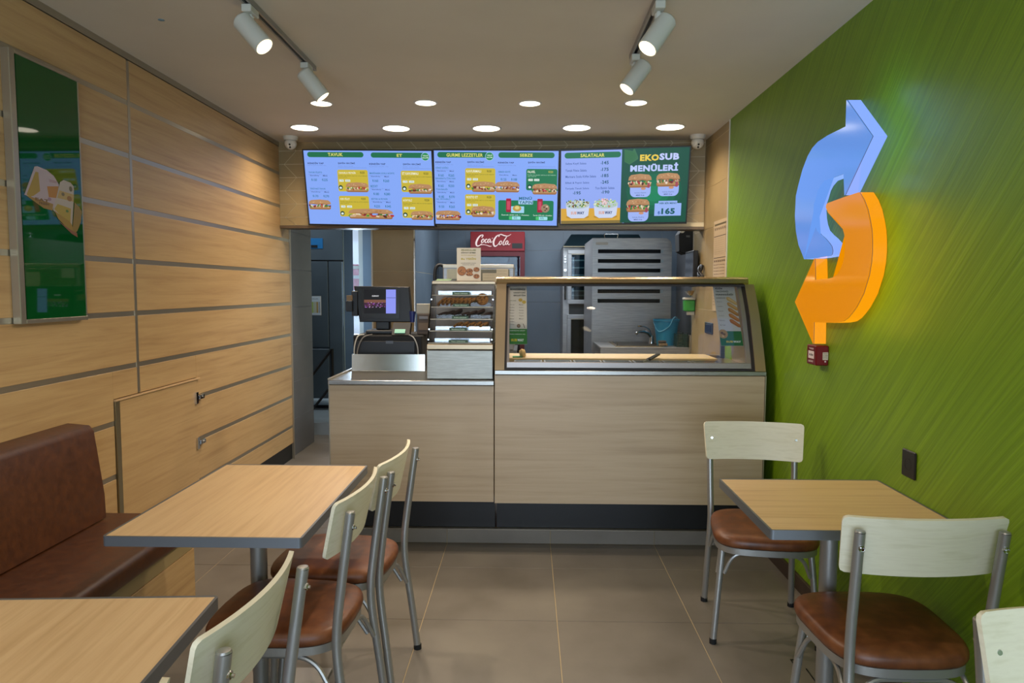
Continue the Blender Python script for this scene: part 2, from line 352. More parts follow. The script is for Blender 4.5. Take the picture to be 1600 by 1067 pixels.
SC = [[('r', 0, -1, 1000, 571, '86a9f7', 0), ('r', 28, 11, 473, 51, '23704e', 28), ('t', 'TAVUK', 192, 18, 311, 43, 'd8d870', 2), ('r', 530, 13, 955, 52, '23704e', 28), ('t', 'ET', 732, 23, 774, 45, 'd8d870', 2), ('e', 952.0, 42.5, 33.0, 32.5, '9fc4e8'), ('e', 952.0, 42.5, 29.0, 28.5, '2c8a55'), ('t', 'YENİ', 931, 28, 974, 40, 'e8fbe8', 1), ('t', 'SEÇİM', 928, 44, 975, 57, 'e8fbe8', 1), ('t', 'KENDİN YAP', 26, 87, 153, 104, '2b3a66', 2), ('t', 'Sandviçini kendin seç', 25, 109, 172, 118, '6e88cc', 0), ('t', 'ŞEFİN SEÇİMİ', 267, 87, 401, 104, '2b3a66', 2), ('t', 'Şefin özel tarifi', 266, 114, 384, 122, '6e88cc', 0), ('r', 265, 128, 492, 130, '6e88cc', 0), ('t', 'KENDİN YAP', 514, 89, 640, 106, '2b3a66', 2), ('t', 'Sandviçini kendin seç', 513, 115, 661, 123, '6e88cc', 0), ('t', 'ŞEFİN SEÇİMİ', 776, 91, 914, 108, '2b3a66', 2), ('t', 'Şefin özel tarifi', 775, 116, 899, 125, '6e88cc', 0), ('r', 774, 132, 996, 134, '6e88cc', 0), ('t', 'TAVUK FİLETO', 27, 157, 134, 173, '1f6f8c', 1), ('t', 'Ekmek, peynir ve sebze seçimi ile', 26, 180, 177, 189, '6e88cc', 0), ('t', '₺150', 45, 214, 89, 234, '1f6f8c', 1), ('t', '₺235', 130, 214, 175, 234, '1f6f8c', 1), ('t', 'Sandviç', 36, 187, 108, 197, '2b3a66', 1), ('t', 'Menü', 141, 187, 175, 197, '2b3a66', 1), ('t', 'TERİYAKİ TAVUK', 27, 284, 153, 299, '1f6f8c', 1), ('t', 'Ekmek, peynir ve sebze seçimi ile', 26, 306, 177, 315, '6e88cc', 0), ('t', '₺170', 45, 341, 89, 360, '1f6f8c', 1), ('t', '₺270', 131, 341, 176, 360, '1f6f8c', 1), ('t', 'Sandviç', 36, 314, 108, 323, '2b3a66', 1), ('t', 'Menü', 141, 314, 176, 323, '2b3a66', 1), ('t', 'MARİNARA SOSLU KÖFTE', 513, 160, 706, 176, '1f6f8c', 1), ('t', 'Ekmek, peynir ve sebze seçimi ile', 512, 183, 663, 192, '6e88cc', 0), ('t', '₺160', 532, 217, 576, 237, '1f6f8c', 1), ('t', '₺260', 617, 217, 663, 237, '1f6f8c', 1), ('t', 'Sandviç', 522, 190, 594, 199, '2b3a66', 1), ('t', 'Menü', 627, 190, 661, 199, '2b3a66', 1), ('t', 'BEZOST', 514, 261, 570, 277, '1f6f8c', 1), ('t', 'Ekmek, peynir ve sebze seçimi ile', 513, 284, 665, 292, '6e88cc', 0), ('t', '₺180', 533, 318, 577, 338, '1f6f8c', 1), ('t', '₺280', 618, 318, 664, 338, '1f6f8c', 1), ('t', 'Sandviç', 523, 291, 595, 300, '2b3a66', 1), ('t', 'Menü', 628, 291, 663, 300, '2b3a66', 1), ('t', 'BİFTEK & PEYNİR', 515, 358, 643, 373, '1f6f8c', 1), ('t', 'Ekmek, peynir ve sebze seçimi ile', 514, 380, 666, 389, '6e88cc', 0), ('t', '₺220', 534, 414, 578, 434, '1f6f8c', 1), ('t', '₺345', 620, 414, 665, 434, '1f6f8c', 1), ('t', 'Sandviç', 524, 387, 597, 397, '2b3a66', 1), ('t', 'Menü', 630, 387, 664, 397, '2b3a66', 1), ('r', 257, 145, 498, 312, 'c8b43c', 14), ('t', 'TAVUKLU PEYNİR', 267, 157, 403, 176, 'f0f4e0', 1), ('t', '₺320', 438, 157, 473, 175, '3c4a1e', 1), ('t', 'Fırından taze ekmek, özel sos ve bol malzeme', 265, 186, 493, 196, '5a6a2a', 0), ('t', 'sebze seçimi ile', 264, 199, 332, 207, '5a6a2a', 0), ('r', 268, 220, 303, 237, 'e8f0ea', 3), ('r', 316, 220, 355, 237, 'e8f0ea', 3), ('t', '170', 272, 222, 299, 235, '7aa08a', 1), ('t', '235', 320, 222, 351, 235, '7aa08a', 1), ('e', 276.0, 281.0, 17.0, 18.0, '17443c'), ('e', 275.5, 284.0, 10.5, 9.0, 'dfeee6'), ('r', 255, 346, 494, 508, 'c8b43c', 14), ('t', 'KEK FİLET', 266, 359, 341, 377, 'f0f4e0', 1), ('t', '₺320', 433, 359, 468, 376, '3c4a1e', 1), ('t', 'Fırından taze ekmek, özel sos ve bol malzeme', 264, 387, 489, 397, '5a6a2a', 0), ('t', 'sebze seçimi ile', 263, 400, 332, 409, '5a6a2a', 0), ('r', 267, 421, 302, 438, 'e8f0ea', 3), ('r', 315, 421, 355, 438, 'e8f0ea', 3), ('t', '170', 271, 424, 298, 436, '7aa08a', 1), ('t', '235', 319, 424, 351, 436, '7aa08a', 1), ('e', 275.0, 482.5, 17.0, 17.5, '17443c'), ('e', 274.5, 485.0, 10.5, 9.0, 'dfeee6'), ('r', 757, 148, 999, 311, 'c8b43c', 14), ('t', 'ET KAVURMALI', 768, 160, 893, 179, 'f0f4e0', 1), ('t', '₺320', 935, 160, 971, 177, '3c4a1e', 1), ('t', 'Fırından taze ekmek, özel sos ve bol malzeme', 767, 189, 992, 199, '5a6a2a', 0), ('t', 'sebze seçimi ile', 766, 201, 834, 210, '5a6a2a', 0), ('r', 770, 223, 806, 240, 'e8f0ea', 3), ('r', 818, 223, 858, 240, 'e8f0ea', 3), ('t', '170', 775, 225, 802, 238, '7aa08a', 1), ('t', '235', 822, 225, 854, 238, '7aa08a', 1), ('e', 779.5, 283.5, 17.5, 17.5, '17443c'), ('e', 779.5, 286.5, 10.5, 9.5, 'dfeee6'), ('r', 755, 350, 998, 511, 'c8b43c', 14), ('t', 'KÖFTELİ', 765, 363, 834, 382, 'f0f4e0', 1), ('t', '₺320', 934, 363, 970, 380, '3c4a1e', 1), ('t', 'Fırından taze ekmek, özel sos ve bol malzeme', 764, 392, 991, 402, '5a6a2a', 0), ('t', 'sebze seçimi ile', 764, 404, 832, 413, '5a6a2a', 0), ('r', 768, 426, 804, 443, 'e8f0ea', 3), ('r', 816, 426, 856, 443, 'e8f0ea', 3), ('t', '170', 772, 428, 799, 441, '7aa08a', 1), ('t', '235', 820, 428, 852, 441, '7aa08a', 1), ('e', 777.0, 486.5, 18.0, 17.5, '17443c'), ('e', 776.5, 489.5, 10.5, 9.5, 'dfeee6'), ('s', 316, 240, 498, 316, 3), ('s', 322, 443, 683, 524, 5), ('s', 811, 247, 998, 323, 6), ('s', 821, 454, 998, 525, 7), ('s', 8, 376, 190, 455, 9), ('t', 'Görseller temsilidir. Fiyatlara KDV dahildir.', 184, 550, 814, 558, '6f90da', 0)],
[('r', 0, 0, 1011, 570, '86a9f7', 0), ('r', 27, 11, 442, 53, '23704e', 28), ('t', 'GURME LEZZETLER', 102, 21, 397, 47, 'd8d870', 2), ('r', 522, 11, 969, 53, '23704e', 28), ('t', 'SEBZE', 694, 21, 795, 44, 'd8d870', 2), ('e', 450.5, 43.0, 35.5, 34.0, '9fc4e8'), ('e', 450.5, 42.5, 31.5, 29.5, '2c8a55'), ('t', 'YENİ', 429, 27, 472, 40, 'e8fbe8', 1), ('t', 'SEÇİM', 427, 44, 473, 57, 'e8fbe8', 1), ('t', 'KENDİN YAP', 11, 78, 137, 95, '2b3a66', 2), ('t', 'Sandviçini kendin seç', 10, 102, 155, 111, '6e88cc', 0), ('t', 'ŞEFİN SEÇİMİ', 271, 78, 407, 95, '2b3a66', 2), ('t', 'Şefin özel tarifi', 273, 106, 398, 114, '6e88cc', 0), ('r', 272, 119, 486, 121, '6e88cc', 0), ('t', 'KENDİN YAP', 519, 80, 647, 95, '2b3a66', 2), ('t', 'Sandviçini kendin seç', 519, 105, 664, 114, '6e88cc', 0), ('t', 'ŞEFİN SEÇİMİ', 759, 78, 894, 95, '2b3a66', 2), ('r', 759, 118, 977, 120, '6e88cc', 0), ('t', 'HİNDİ GÖĞSÜ', 11, 122, 115, 138, '1f6f8c', 1), ('t', 'Ekmek, peynir ve sebze seçimi ile', 11, 145, 162, 153, '6e88cc', 0), ('t', '₺160', 32, 179, 76, 199, '1f6f8c', 1), ('t', '₺265', 117, 179, 162, 199, '1f6f8c', 1), ('t', 'Sandviç', 21, 152, 93, 161, '2b3a66', 1), ('t', 'Menü', 126, 152, 160, 161, '2b3a66', 1), ('t', 'BAHARATLI İTALYAN', 9, 203, 171, 219, '1f6f8c', 1), ('t', 'Ekmek, peynir ve sebze seçimi ile', 9, 226, 160, 234, '6e88cc', 0), ('t', '₺165', 30, 260, 74, 280, '1f6f8c', 1), ('t', '₺250', 115, 260, 161, 280, '1f6f8c', 1), ('t', 'Sandviç', 19, 233, 91, 242, '2b3a66', 1), ('t', 'Menü', 124, 233, 159, 242, '2b3a66', 1), ('t', 'TON BALIĞI', 12, 288, 105, 304, '1f6f8c', 1), ('t', 'Ekmek, peynir ve sebze seçimi ile', 11, 311, 163, 319, '6e88cc', 0), ('t', '₺185', 32, 345, 76, 365, '1f6f8c', 1), ('t', '₺270', 118, 345, 164, 365, '1f6f8c', 1), ('t', 'Sandviç', 22, 318, 94, 327, '2b3a66', 1), ('t', 'Menü', 127, 318, 161, 327, '2b3a66', 1), ('t', 'ÜÇ PEYNİRLİ', 11, 366, 127, 382, '1f6f8c', 1), ('t', 'Ekmek, peynir ve sebze seçimi ile', 10, 389, 163, 398, '6e88cc', 0), ('t', '₺150', 31, 423, 76, 443, '1f6f8c', 1), ('t', '₺265', 117, 423, 164, 443, '1f6f8c', 1), ('t', 'Sandviç', 21, 396, 94, 405, '2b3a66', 1), ('t', 'Menü', 127, 396, 162, 405, '2b3a66', 1), ('t', 'SEBZE KEYFİ', 522, 149, 619, 165, '1f6f8c', 1), ('t', '₺125', 542, 206, 587, 226, '1f6f8c', 1), ('t', '₺188', 627, 206, 673, 226, '1f6f8c', 1), ('t', 'Sandviç', 531, 179, 603, 188, '2b3a66', 1), ('t', 'Menü', 636, 179, 670, 188, '2b3a66', 1), ('r', 253, 133, 498, 301, 'c8b43c', 14), ('t', 'KAVURMALI', 263, 146, 382, 165, 'f0f4e0', 1), ('t', '₺320', 430, 146, 466, 163, '3c4a1e', 1), ('t', 'Fırından taze ekmek, özel sos ve bol malzeme', 263, 175, 488, 185, '5a6a2a', 0), ('t', 'sebze seçimi ile', 263, 187, 331, 196, '5a6a2a', 0), ('r', 268, 209, 303, 226, 'e8f0ea', 3), ('r', 315, 209, 356, 226, 'e8f0ea', 3), ('t', '170', 272, 211, 299, 224, '7aa08a', 1), ('t', '235', 320, 211, 351, 224, '7aa08a', 1), ('e', 278.5, 269.5, 17.5, 17.5, '17443c'), ('e', 278.5, 272.5, 10.5, 9.5, 'dfeee6'), ('r', 250, 334, 498, 497, 'c8b43c', 14), ('t', 'ROSTO ET', 261, 346, 355, 365, 'f0f4e0', 1), ('t', '₺320', 429, 346, 465, 363, '3c4a1e', 1), ('t', 'Fırından taze ekmek, özel sos ve bol malzeme', 260, 375, 487, 385, '5a6a2a', 0), ('t', 'sebze seçimi ile', 260, 388, 329, 396, '5a6a2a', 0), ('r', 265, 409, 301, 426, 'e8f0ea', 3), ('r', 313, 409, 354, 426, 'e8f0ea', 3), ('t', '170', 269, 411, 297, 424, '7aa08a', 1), ('t', '235', 317, 411, 349, 424, '7aa08a', 1), ('e', 276.0, 470.0, 18.0, 18.0, '17443c'), ('e', 276.0, 473.0, 11.0, 9.0, 'dfeee6'), ('r', 747, 135, 995, 298, '23774f', 14), ('t', 'FALAFEL', 758, 148, 819, 166, 'f0f4e0', 1), ('t', '₺320', 924, 148, 960, 165, 'c8c050', 1), ('t', 'Fırından taze ekmek, özel sos ve bol malzeme', 758, 176, 982, 186, 'b8e0c8', 0), ('t', 'sebze seçimi ile', 758, 189, 827, 197, 'b8e0c8', 0), ('r', 764, 210, 800, 227, 'e8f0ea', 3), ('r', 811, 210, 852, 227, 'e8f0ea', 3), ('t', '170', 768, 212, 795, 225, '7aa08a', 1), ('t', '235', 816, 212, 848, 225, '7aa08a', 1), ('e', 775.5, 271.0, 18.5, 18.0, '17443c'), ('e', 776.0, 274.0, 11.0, 9.0, 'dfeee6'), ('s', 303, 233, 502, 315, 11), ('s', 495, 231, 696, 315, 12), ('s', 795, 244, 998, 329, 13), ('s', 301, 423, 496, 511, 14), ('s', 3, 461, 213, 539, 15), ('r', 524, 376, 971, 532, '1f7a50', 14), ('t', 'MENÜ', 691, 344, 795, 371, '2f6f86', 2), ('r', 687, 375, 805, 406, 'a8cdf0', 6), ('t', 'YAPIN', 691, 378, 801, 403, '2f6f86', 2), ('r', 587, 362, 628, 468, 'a51c3c', 6), ('r', 594, 382, 620, 449, 'c84a60', 4), ('r', 840, 362, 883, 468, 'a51c3c', 6), ('r', 849, 382, 874, 449, 'c84a60', 4), ('r', 628, 422, 734, 474, '9ed3ee', 4), ('e', 676.5, 439.0, 35.5, 24.0, 'c09a4a'), ('e', 677.0, 433.0, 19.0, 14.0, 'ded080'), ('e', 905.0, 435.0, 34.0, 33.0, '9a8468'), ('e', 895.5, 426.0, 6.5, 6.0, '50342a'), ('e', 915.0, 438.5, 7.0, 6.5, '50342a'), ('e', 904.0, 451.5, 6.0, 5.5, '50342a'), ('e', 919.0, 421.5, 6.0, 5.5, 'e8d8c0'), ('t', 'İçecek (330 ml) + Patates', 550, 483, 774, 497, 'e8f6f0', 1), ('t', 'İçecek (330 ml) + Kurabiye', 808, 483, 960, 497, 'e8f6f0', 1), ('r', 612, 501, 706, 527, '9fe0e8', 6), ('r', 612, 501, 637, 527, '4fc070', 4), ('t', '₺75', 651, 505, 677, 522, '2f6f86', 1), ('r', 830, 501, 924, 527, '9fe0e8', 6), ('r', 830, 501, 855, 527, '4fc070', 4), ('t', '₺75', 868, 505, 894, 522, '2f6f86', 1), ('t', 'Görseller temsilidir. Fiyatlara KDV dahildir.', 175, 554, 835, 562, '6f90da', 0)],
[('r', 0, 5, 513, 572, '93aaf2', 0), ('r', 1, 450, 497, 572, 'd6a640', 0), ('r', 2, 547, 497, 572, '86733e', 0), ('r', 479, -2, 1036, 568, '1d5242', 0), ('e', 741.0, 324.0, 220.0, 184.0, '1c5c46'), ('e', 741.0, 331.5, 176.0, 141.5, '1b684c'), ('e', 740.5, 338.0, 124.5, 99.0, '1c7653'), ('e', 740.5, 345.5, 73.5, 60.5, '1f825b'), ('p', [(497, 5), (561, 19), (571, 1), (576, 1), (607, 66), (606, 80), (540, 119), (500, 98), (500, 94), (538, 114), (601, 73), (572, 12), (565, 24), (497, 10)], '3f7350'), ('r', 27, 19, 471, 63, '23704e', 28), ('t', 'SALATALAR', 153, 29, 342, 56, 'd8d870', 2), ('t', 'Sebze Keyfi Salata', 35, 95, 200, 114, '3f5a9a', 1), ('t', '145', 325, 88, 377, 114, '2b5a78', 2), ('t', '₺', 314, 101, 322, 112, '2b5a78', 1), ('t', 'Tavuk Fileto Salata', 35, 146, 203, 164, '3f5a9a', 1), ('t', '175', 327, 139, 378, 164, '2b5a78', 2), ('t', '₺', 316, 152, 323, 163, '2b5a78', 1), ('t', 'Marinara Soslu Köfte Salata', 36, 193, 279, 211, '3f5a9a', 1), ('t', '185', 328, 186, 379, 211, '2b5a78', 2), ('t', '₺', 317, 198, 324, 210, '2b5a78', 1), ('t', 'Biftek & Peynir Salata', 36, 242, 226, 261, '3f5a9a', 1), ('t', '245', 329, 235, 380, 261, '2b5a78', 2), ('t', '₺', 318, 248, 325, 259, '2b5a78', 1), ('t', 'Teriyaki Tavuk Salata', 34, 287, 225, 304, '3f5a9a', 1), ('t', 'Ton Balıklı Salata', 274, 285, 427, 303, '3f5a9a', 1), ('t', '195', 109, 316, 159, 341, '2b5a78', 2), ('t', '190', 336, 313, 388, 338, '2b5a78', 2), ('t', '₺', 98, 326, 105, 338, '2b5a78', 1), ('t', '₺', 325, 324, 332, 337, '2b5a78', 1), ('b', 32, 363, 241, 531, 1), ('b', 256, 363, 467, 531, 2), ('t', 'EKO', 620, 46, 767, 95, 'e8c84c', 3), ('t', 'SUB', 770, 40, 922, 91, 'c2ccff', 3), ('t', 'MENÜLERİ', 547, 111, 918, 174, 'bccaff', 3), ('r', 551, 255, 713, 370, '9fb4f4', 40), ('s', 535, 191, 718, 296, 21), ('r', 686, 261, 704, 299, 'a04858', 4), ('e', 655.0, 304.5, 20.0, 9.5, 'c89070'), ('t', 'TAVUK FİLETO', 585, 330, 678, 341, '54689a', 1), ('t', 'MENÜ 15 cm', 600, 348, 664, 360, '2d3c6c', 2), ('r', 769, 251, 932, 365, '9fb4f4', 40), ('s', 752, 187, 937, 292, 22), ('r', 904, 256, 923, 295, 'a04858', 4), ('e', 873.0, 300.0, 20.0, 10.0, 'c89070'), ('t', 'TAVUK FİLETO', 803, 326, 896, 337, '54689a', 1), ('t', 'MENÜ 15 cm', 818, 344, 883, 355, '2d3c6c', 2), ('r', 542, 444, 704, 559, '9fb4f4', 40), ('s', 525, 381, 710, 485, 23), ('r', 677, 450, 696, 488, 'a04858', 4), ('e', 646.0, 494.0, 20.0, 10.0, 'c89070'), ('t', 'TAVUK FİLETO', 575, 519, 669, 531, '54689a', 1), ('t', 'MENÜ 15 cm', 590, 538, 655, 549, '2d3c6c', 2), ('r', 750, 420, 959, 517, '98b4f4', 0), ('r', 779, 401, 926, 428, '98b4f4', 0), ('t', 'HER BİR MENÜ', 787, 409, 920, 426, '1f5a6a', 2), ('t', '₺', 777, 480, 798, 507, '3b67b0', 2), ('t', '165', 805, 457, 911, 505, '1c5a60', 3)]]
BLUE= [(2.972, 2.241), (2.742, 2.049), (2.959, 1.859), (2.974, 1.948), (3.063, 1.948), (3.161, 1.947), (3.203, 1.932), (3.229, 1.914), (3.251, 1.881), (3.269, 1.86), (3.269, 1.829), (3.261, 1.796), (3.248, 1.768), (3.223, 1.738), (3.179, 1.715), (3.134, 1.696), (3.096, 1.676), (3.071, 1.66), (3.059, 1.64), (3.064, 1.625), (3.081, 1.62), (3.204, 1.617), (3.361, 1.617), (3.436, 1.688), (3.474, 1.754), (3.494, 1.829), (3.489, 1.925), (3.461, 1.974), (3.416, 2.038), (3.359, 2.089), (3.308, 2.116), (3.247, 2.131), (3.14, 2.137), (3.02, 2.136), (2.971, 2.136)]
ORANGE= [(3.137, 1.83), (3.132, 1.843), (3.114, 1.847), (2.958, 1.852), (2.833, 1.854), (2.792, 1.82), (2.76, 1.781), (2.737, 1.737), (2.721, 1.698), (2.714, 1.659), (2.711, 1.617), (2.715, 1.576), (2.728, 1.53), (2.767, 1.461), (2.798, 1.43), (2.822, 1.407), (2.855, 1.384), (2.89, 1.363), (2.93, 1.348), (2.992, 1.34), (3.073, 1.335), (3.23, 1.33), (3.226, 1.233), (3.459, 1.417), (3.243, 1.615), (3.229, 1.519), (3.088, 1.523), (3.038, 1.528), (2.999, 1.54), (2.972, 1.558), (2.95, 1.584), (2.938, 1.613), (2.935, 1.666), (2.943, 1.695), (2.962, 1.723), (3.002, 1.752), (3.069, 1.786), (3.112, 1.805)]

# ================================================================== SETTING
# floor: grout bed with 60 cm tiles standing 2 mm proud
fl = struct('floor', bx(-3.6, 1.9, -1.6, 8.6, -.06, -.002), grout)
tile_cache = {}
def tile_piece(name, w_, d, h, m, parent, loc, bev=.0012):
    k = (name, round(w_, 3), round(d, 3), round(h, 3), m.name)
    if k not in tile_cache:
        bm = bx(-w_/2, w_/2, -d/2, d/2, -h/2, h/2, bev=bev); me = finish(bm, name, False); me.materials.append(m); tile_cache[k] = me
    o = link(name, tile_cache[k], parent, loc); return o
X0, Y0, G = -.4631, 3.6781, .003
for i in range(-6, 5):
    for j in range(-9, 10):
        xa, xb = X0+.6*i+G/2, X0+.6*(i+1)-G/2; ya, yb = Y0-.6*(j+1)+G/2, Y0-.6*j-G/2
        xa, xb = max(xa, XL-.02 if yb < 6.5 else -3.5), min(xb, XR+.02 if ya < 5.6 else 1.8); ya, yb = max(ya, -1.5), min(yb, 8.4)
        if xb-xa < .05 or yb-ya < .05: continue
        tile_piece('tile', xb-xa, yb-ya, .01, tile_floor, fl, ((xa+xb)/2, (ya+yb)/2, -.005))
# ceiling, very slightly out of level as in the room
cl = struct('ceiling', pr([(XL-.3, -1.6, zc(XL-.3)), (XR+.6, -1.6, zc(XR+.6)), (XR+.6, -1.6, 2.8), (XL-.3, -1.6, 2.8)], (0, 7.5, 0)), ceil_m)
ck = struct('ceiling_kitchen', bx(-3.6, 2.0, 5.95, 9.3, 2.62, 2.8), plaster)
# ---- left wall: oak boards, aluminium strips, upright strip
wl = struct('wall_left', bx(XL-.25, XL-.016, -1.6, 6.06, 0, 2.72), plaster)
ZS = [2.41, 2.145, 1.88, 1.612, 1.345, 1.078, .81, .545, .285]
YS = [-1.5, 1.2, 3.65, 6.06]; hw = .0125
zedges = [2.625]+ZS+[.14]
for a, (ya, yb) in enumerate(zip(YS, YS[1:])):
    for k in range(len(zedges)-1):
        zt = zedges[k]-(0 if k == 0 else hw); zb = zedges[k+1]+(hw if k+1 < len(zedges)-1 else 0)
        y0_, y1_ = ya+(.011 if a else 0), yb-(.011 if a < 2 else 0)
        def board(yy0, yy1, z0_, z1_):
            o = part('wall_board', bx(XL-.015, XL, yy0, yy1, z0_, z1_, bev=.0012), wood_wall, wl, sm=False)
        # the access door interrupts the boards between y 3.42 and 4.30 below z .92
        if zb < .915 and y1_ > 3.42 and y0_ < 4.30 and zb >= .0:
            if zt > .93:
                if a == 1: board(y0_, 3.42, zb, zt); board(3.42, y1_, .93, zt)
                else: board(y0_, 4.295, .93, zt); board(4.295, y1_, zb, zt)
            else:
                if a == 1: board(y0_, 3.42, zb, zt)
                else: board(4.295, y1_, zb, zt)
        else: board(y0_, y1_, zb, zt)
for z in ZS:
    segs = [(-1.5, 6.06)] if z > .93 else [(-1.5, 3.42), (4.315, 6.06)]
    for a, b_ in segs:
        part('metal_strip', bx(XL-.015, XL-.002, a, b_, z-hw-.0015, z+hw+.0015), alu, wl, sm=False)
part('metal_strip', bx(XL-.015, XL+.001, 3.639, 3.661, .935, 2.62), alu, wl, sm=False)
part('metal_strip', bx(XL-.015, XL+.001, 1.189, 1.211, .14, 2.62), alu, wl, sm=False)
tc_ = struct('trim_1', bx(XL-.012, XL+.004, -1.5, 5.86, 2.628, 2.663), alu)
tc_2 = struct('trim_2', bx(XL-.008, XL+.012, 6.052, 6.066, 0, 2.0), alu)
struct('baseboard_left', bx(XL-.03, XL-.012, -1.5, 6.06, 0, .145), kick)
# ---- left wall behind the counter line: grey tiles
wlr = struct('wall_left_rear', bx(XL-.25, XL-.0245, 6.062, 6.74, 0, 2.62), joint_grey)
for k in range(8):
    z0_, z1_ = .002+.3275*k, min(.3275*(k+1)-.002, 2.6)
    for ya, yb in ((6.062, 6.74),):
        part('tile', bx(XL-.034, XL-.022, ya+.002, yb-.002, z0_, z1_, bev=.001), tile_grey, wlr, sm=False)
# ---- right wall, green brushed panel then beige tiles
wr = struct('wall_right', bx(XR, XR+.3, -1.6, 4.865, 0, 2.72), green_wall)
struct('trim_3', bx(XR-.006, XR+.02, 4.862, 4.874, 0, 2.62), white_pl)
struct('baseboard_right', bx(XR-.014, XR+.01, -1.5, 4.86, 0, .075, bev=.002), mat('brown_skirting', '3c2f25', .5))
wrt = struct('wall_right_tiled', bx(XR+.0045, XR+.3, 4.874, 5.86, 0, 2.7), joint_light)
for zz in (0, .6, 1.2, 1.92, 2.535):
    z0_, z1_ = {0: (.0, .6), .6: (.6, 1.325), 1.2: (1.325, 1.925), 1.92: (1.925, 2.228), 2.535: (2.228, 2.548)}[zz]
    for ya, yb in ((4.876, 5.47), (5.47, 5.858)):
        part('tile', bx(XR+.002, XR+.006, ya+.002, yb-.0015, z0_+.0015, z1_-.0015, bev=.001), tile_beige, wrt, sm=False)
for ya, yb in ((4.876, 5.47), (5.47, 5.858)):
    part('tile', bx(XR+.002, XR+.006, ya+.002, yb-.0015, 2.551, 2.69, bev=.001), tile_beige, wrt, sm=False)
struct('trim_4', bx(XR-.002, XR+.016, 5.856, 5.87, 0, 2.6), alu)
struct('wall_right_recess', bx(1.73, 1.9, 5.8, 8.5, 0, 2.62), tile_grey)
struct('wall_right_return', bx(XR+.3, 1.9, 5.7, 5.86, 0, 2.62), tile_grey)
# ---- kitchen back wall, slate-blue tiles 1.2 x .6
wb = struct('wall_back', bx(-1.06, 1.9, 8.344, 8.5, 0, 2.62), joint_grey)
for i in range(-1, 3):
    for k in range(5):
        xa, xb = max(-.729+1.14*i, -1.04), min(-.729+1.14*(i+1), 1.73); za, zb = max(.122+.6*(k-1), 0), min(.122+.6*k, 2.6)
        if xb > xa+.02 and zb > za+.02:
            part('tile', bx(xa+.002, xb-.002, 8.34, 8.346, za+.002, zb-.002, bev=.001), tile_blue, wb, sm=False)
# ---- partition pillar between the till and the kitchen
wp = struct('wall_partition', bx(-1.425, -1.0425, 6.5525, 8.6, 0, 2.62), joint_light)
for z0_, z1_ in ((0, .435), (.435, 1.034), (1.034, 1.634), (1.634, 2.234), (2.234, 2.6)):
    part('tile', bx(-1.428, -1.044, 6.55, 6.564, z0_+.0015, z1_-.0015, bev=.001), tile_beige, wp, sm=False)
    for ya, yb in ((6.57, 7.17), (7.17, 7.77), (7.77, 8.338)):
        part('tile', bx(-1.052, -1.04, ya+.0015, yb-.0015, z0_+.0015, z1_-.0015, bev=.001), tile_blue, wp, sm=False)
struct('trim_5', bx(-1.046, -1.034, 6.544, 6.566, 0, 2.6), chrome)
struct('trim_6', bx(-1.438, -1.424, 6.544, 6.566, 0, 2.6), alu)
# ---- back room beyond the opening: raised floor, wall with a bright window
struct('floor_raised', bx(-3.5, -1.427, 7.06, 9.0, 0, .125), noise_mat('light_stoneware', [(.3, '8c979f'), (.7, '9aa5ad')], .4, (1, 1, 1), 3, 4, .02, world=True))
struct('wall_back_left', pr([(-3.6, 8.9, .1), (-2.62, 8.9, .1), (-2.62, 8.9, 2.3), (-2.06, 8.9, 2.3), (-2.06, 8.9, .1), (-1.42, 8.9, .1), (-1.42, 8.9, 2.62), (-3.6, 8.9, 2.62)], (0, .12, 0)), tile_blue)
struct('wall_back_sill', bx(-2.62, -2.06, 8.9, 9.02, .1, .85), tile_blue)
struct('wall_side_left', bx(-3.62, -3.5, 6.6, 9.0, 0, 2.62), tile_grey)
struct('wall_left_end', bx(-3.6, XL-.25, 6.6, 6.74, 0, 2.62), tile_grey)
wn = struct('window_1', bx(-2.62, -2.06, 8.955, 8.96, .85, 2.3), glass)
for a in ((-2.62, -2.06, 8.93, 8.98, 2.25, 2.3), (-2.62, -2.06, 8.93, 8.98, .85, .9), (-2.12, -2.06, 8.93, 8.98, .9, 2.25), (-2.62, -2.57, 8.93, 8.98, .9, 2.25), (-2.57, -2.12, 8.93, 8.98, 1.72, 1.76)):
    part('window_frame', bx(*a, bev=.003), white_pl, wn, sm=False)
# ---- front of the shop behind the camera: glazed shop front with a green pillar
struct('wall_front', bx(-2.3, -2.03+.12, -1.62, -1.5, 0, 2.7), plaster)
struct('wall_front_pillar', bx(-1.91, -1.62, -1.62, -1.5, 0, 2.7), mat('lime_green_pillar', '8fc31e', .5, emit='8fd01e', es=.0))
struct('wall_front_lintel', bx(-1.62, 1.6, -1.62, -1.5, 2.3, 2.72), plaster)
struct('wall_front_right', bx(1.2, 1.6, -1.62, -1.5, 0, 2.3), plaster)
wn2 = struct('window_2', bx(-1.62, 1.2, -1.57, -1.562, 0, 2.3), glass)
for xx in (-1.6, -.25, 1.15): part('window_frame', bx(xx, xx+.05, -1.6, -1.53, 0, 2.3, bev=.003), black, wn2, sm=False)
pavement = struct('floor_pavement', bx(-6, 6, -9, -1.62, -.1, -.02), noise_mat('pavement_grey', [(.3, '9a9a98'), (.7, 'adadaa')], .8, world=True))
